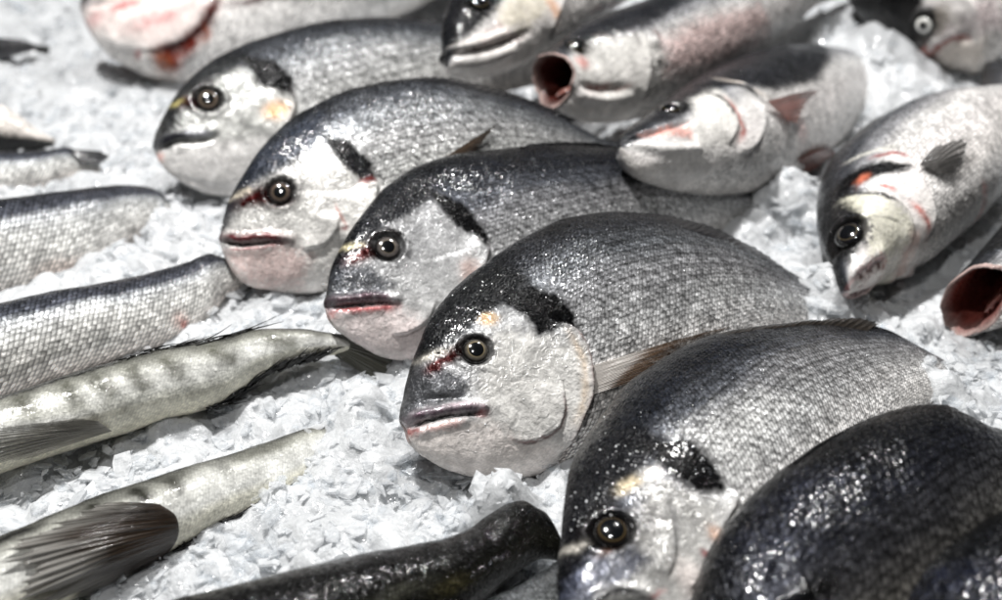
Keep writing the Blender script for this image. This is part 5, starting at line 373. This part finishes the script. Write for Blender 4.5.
def ice_h(x,y,fine=False):
    p=np.stack([np.ravel(x),np.ravel(y)],1)
    h=(fbm(p*14+50,900,3)-.5)*.020+(fbm(p*34+70,910,2)-.5)*.012+(fbm(p*60+9,920,2)-.5)*.008-.003
    for mx,my,mh,mr in GEO['mounds']: h=h+mh*np.exp(-((p[:,0]-mx)**2+(p[:,1]-my)**2)/mr**2)
    if fine:
        pw=p+.004*np.stack([fbm(p*90,930,2)-.5,fbm(p*90,940,2)-.5],1)
        h=h+1.*plates(pw,.024,11,.24,.3)+.5*plates(pw,.010,31,.30,.4)+(fbm(p*420,950,2)-.5)*.0012
    return h.reshape(np.shape(x))
gx=np.concatenate([np.linspace(-1.1,-.452,120),np.linspace(-.45,.45,700),np.linspace(.452,1.1,120)]); gy=np.concatenate([np.linspace(.1,.33,40),np.linspace(.332,.95,560),np.linspace(.952,1.5,260),np.linspace(1.51,2.3,60)])
GX,GY=np.meshgrid(gx,gy,indexing='ij'); GZ=ice_h(GX,GY,True)
V=np.stack([GX,GY,GZ],2).reshape(-1,3)
ice=mesh_obj('ice_bed',V,[grid_faces(len(gx),len(gy))[:,::-1]],ice_material('packed_ice',False))
ice['label']='bed of packed crushed ice under all the fish'; ice['category']='ice'; ice['kind']='structure'
def flakes(n,rmin,rmax,seed,lift):
    r=np.random.default_rng(seed); y=.34+(1.75-.34)*r.random(n)**1.25; x=(r.random(n)*2-1)*(.16+y*.46); z=ice_h(x,y)+lift*(r.random(n)-.35)
    R=rmin*(rmax/rmin)**r.random(n); asp=r.uniform(.22,.7,n); th=R*r.uniform(.10,.26,n)
    nm=np.stack([r.normal(0,.27,n),r.normal(0,.27,n)-.08,np.ones(n)],1); nm/=np.linalg.norm(nm,axis=1,keepdims=True)
    az=r.uniform(0,2*math.pi,n); a=np.stack([np.cos(az),np.sin(az),np.zeros(n)],1); a-=nm*(a*nm).sum(1,keepdims=True); a/=np.linalg.norm(a,axis=1,keepdims=True); b=np.cross(nm,a)
    m=7; an=np.linspace(0,2*math.pi,m,endpoint=False)[None]+r.uniform(-.42,.42,(n,m)); rr=R[:,None]*r.uniform(.5,1.,(n,m))
    c=np.stack([x,y,z],1)
    def ring(s,h): q=rr*s; return c[:,None]+a[:,None]*(q*np.cos(an))[...,None]+b[:,None]*(q*np.sin(an)*asp[:,None])[...,None]+nm[:,None]*h[...,None]
    wob=r.normal(0,.16,(n,m))*th[:,None]
    V=np.concatenate([ring(.84,th[:,None]*.5+wob),ring(1.,th[:,None]*.05+wob),ring(.86,-th[:,None]*.5+wob)],1).reshape(-1,3)
    o=(np.arange(n)*3*m)[:,None]; k=np.arange(m); kn=(k+1)%m; top=o+k; bot=o+2*m+k[::-1]
    q1=np.stack([o+k+m,o+kn+m,o+kn,o+k],2).reshape(-1,4); q2=np.stack([o+k+2*m,o+kn+2*m,o+kn+m,o+k+m],2).reshape(-1,4)
    fr=np.repeat(np.clip(r.normal(.48,.2,n),.08,.85),3*m)
    return V,[top,bot,q1,q2],fr
Vs=[];Fs=[];Fr=[];off=0
for n,a,b,s,l in ((9000,.006,.017,1,.006),(12000,.0035,.009,2,.007),(12000,.0014,.0035,3,.008)):
    v,f,fr=flakes(n,a,b,s,l); Vs.append(v); Fs+= [q+off for q in f]; Fr.append(fr); off+=len(v)
tri=[q for q in Fs]
fl=mesh_obj('ice_flakes',np.concatenate(Vs),tri,ice_material('flake_ice',True),None,{'frost':('FLOAT',np.concatenate(Fr))},smooth=False)
fl['label']='loose translucent ice flakes strewn between and around the fish'; fl['category']='crushed ice'; fl['kind']='stuff'
# ---------------------------------------------------------------- light and camera
W=bpy.data.worlds.new('World'); scene.world=W; W.use_nodes=True
W.node_tree.nodes['Background'].inputs[0].default_value=(.92,.96,1.,1); W.node_tree.nodes['Background'].inputs[1].default_value=.03
def lamp(name,loc,aim,power,size,col=(1,1,1)):
    l=bpy.data.lights.new(name,'AREA'); l.energy=power; l.size=size; l.color=col; l.shape='DISK'
    o=bpy.data.objects.new(name,l); COLL.objects.link(o); o.location=loc; o.rotation_euler=(Vector(aim)-Vector(loc)).to_track_quat('-Z','Y').to_euler(); return o
lamp('stall_lamp',(-.38,.85,1.6),(0,.75,0),42,.07,(1,.99,.975))
lamp('stall_lamp',(.50,1.45,1.4),(.1,.75,0),17,.07,(1,.99,.975))
lamp('stall_lamp',(-.10,.0,1.9),(0,.75,0),10,.07,(1,.99,.975))
cam=bpy.data.cameras.new('camera'); co=bpy.data.objects.new('camera',cam); COLL.objects.link(co); scene.camera=co
co.location=(0,0,.46); co.rotation_euler=(math.radians(90-32),0,0); cam.sensor_width=36; cam.lens=1280/1002*36; cam.clip_start=.02; cam.clip_end=50
cam.dof.use_dof=True; cam.dof.focus_distance=.71; cam.dof.aperture_fstop=4.8
scene.view_settings.view_transform='Standard'; scene.view_settings.look='None'; scene.view_settings.exposure=0; scene.view_settings.gamma=1
scene.render.engine='CYCLES'; scene.cycles.use_denoising=True; scene.cycles.max_bounces=10; scene.cycles.transmission_bounces=8; scene.cycles.transparent_max_bounces=12; scene.cycles.caustics_refractive=False; scene.cycles.caustics_reflective=False; scene.cycles.sample_clamp_indirect=4
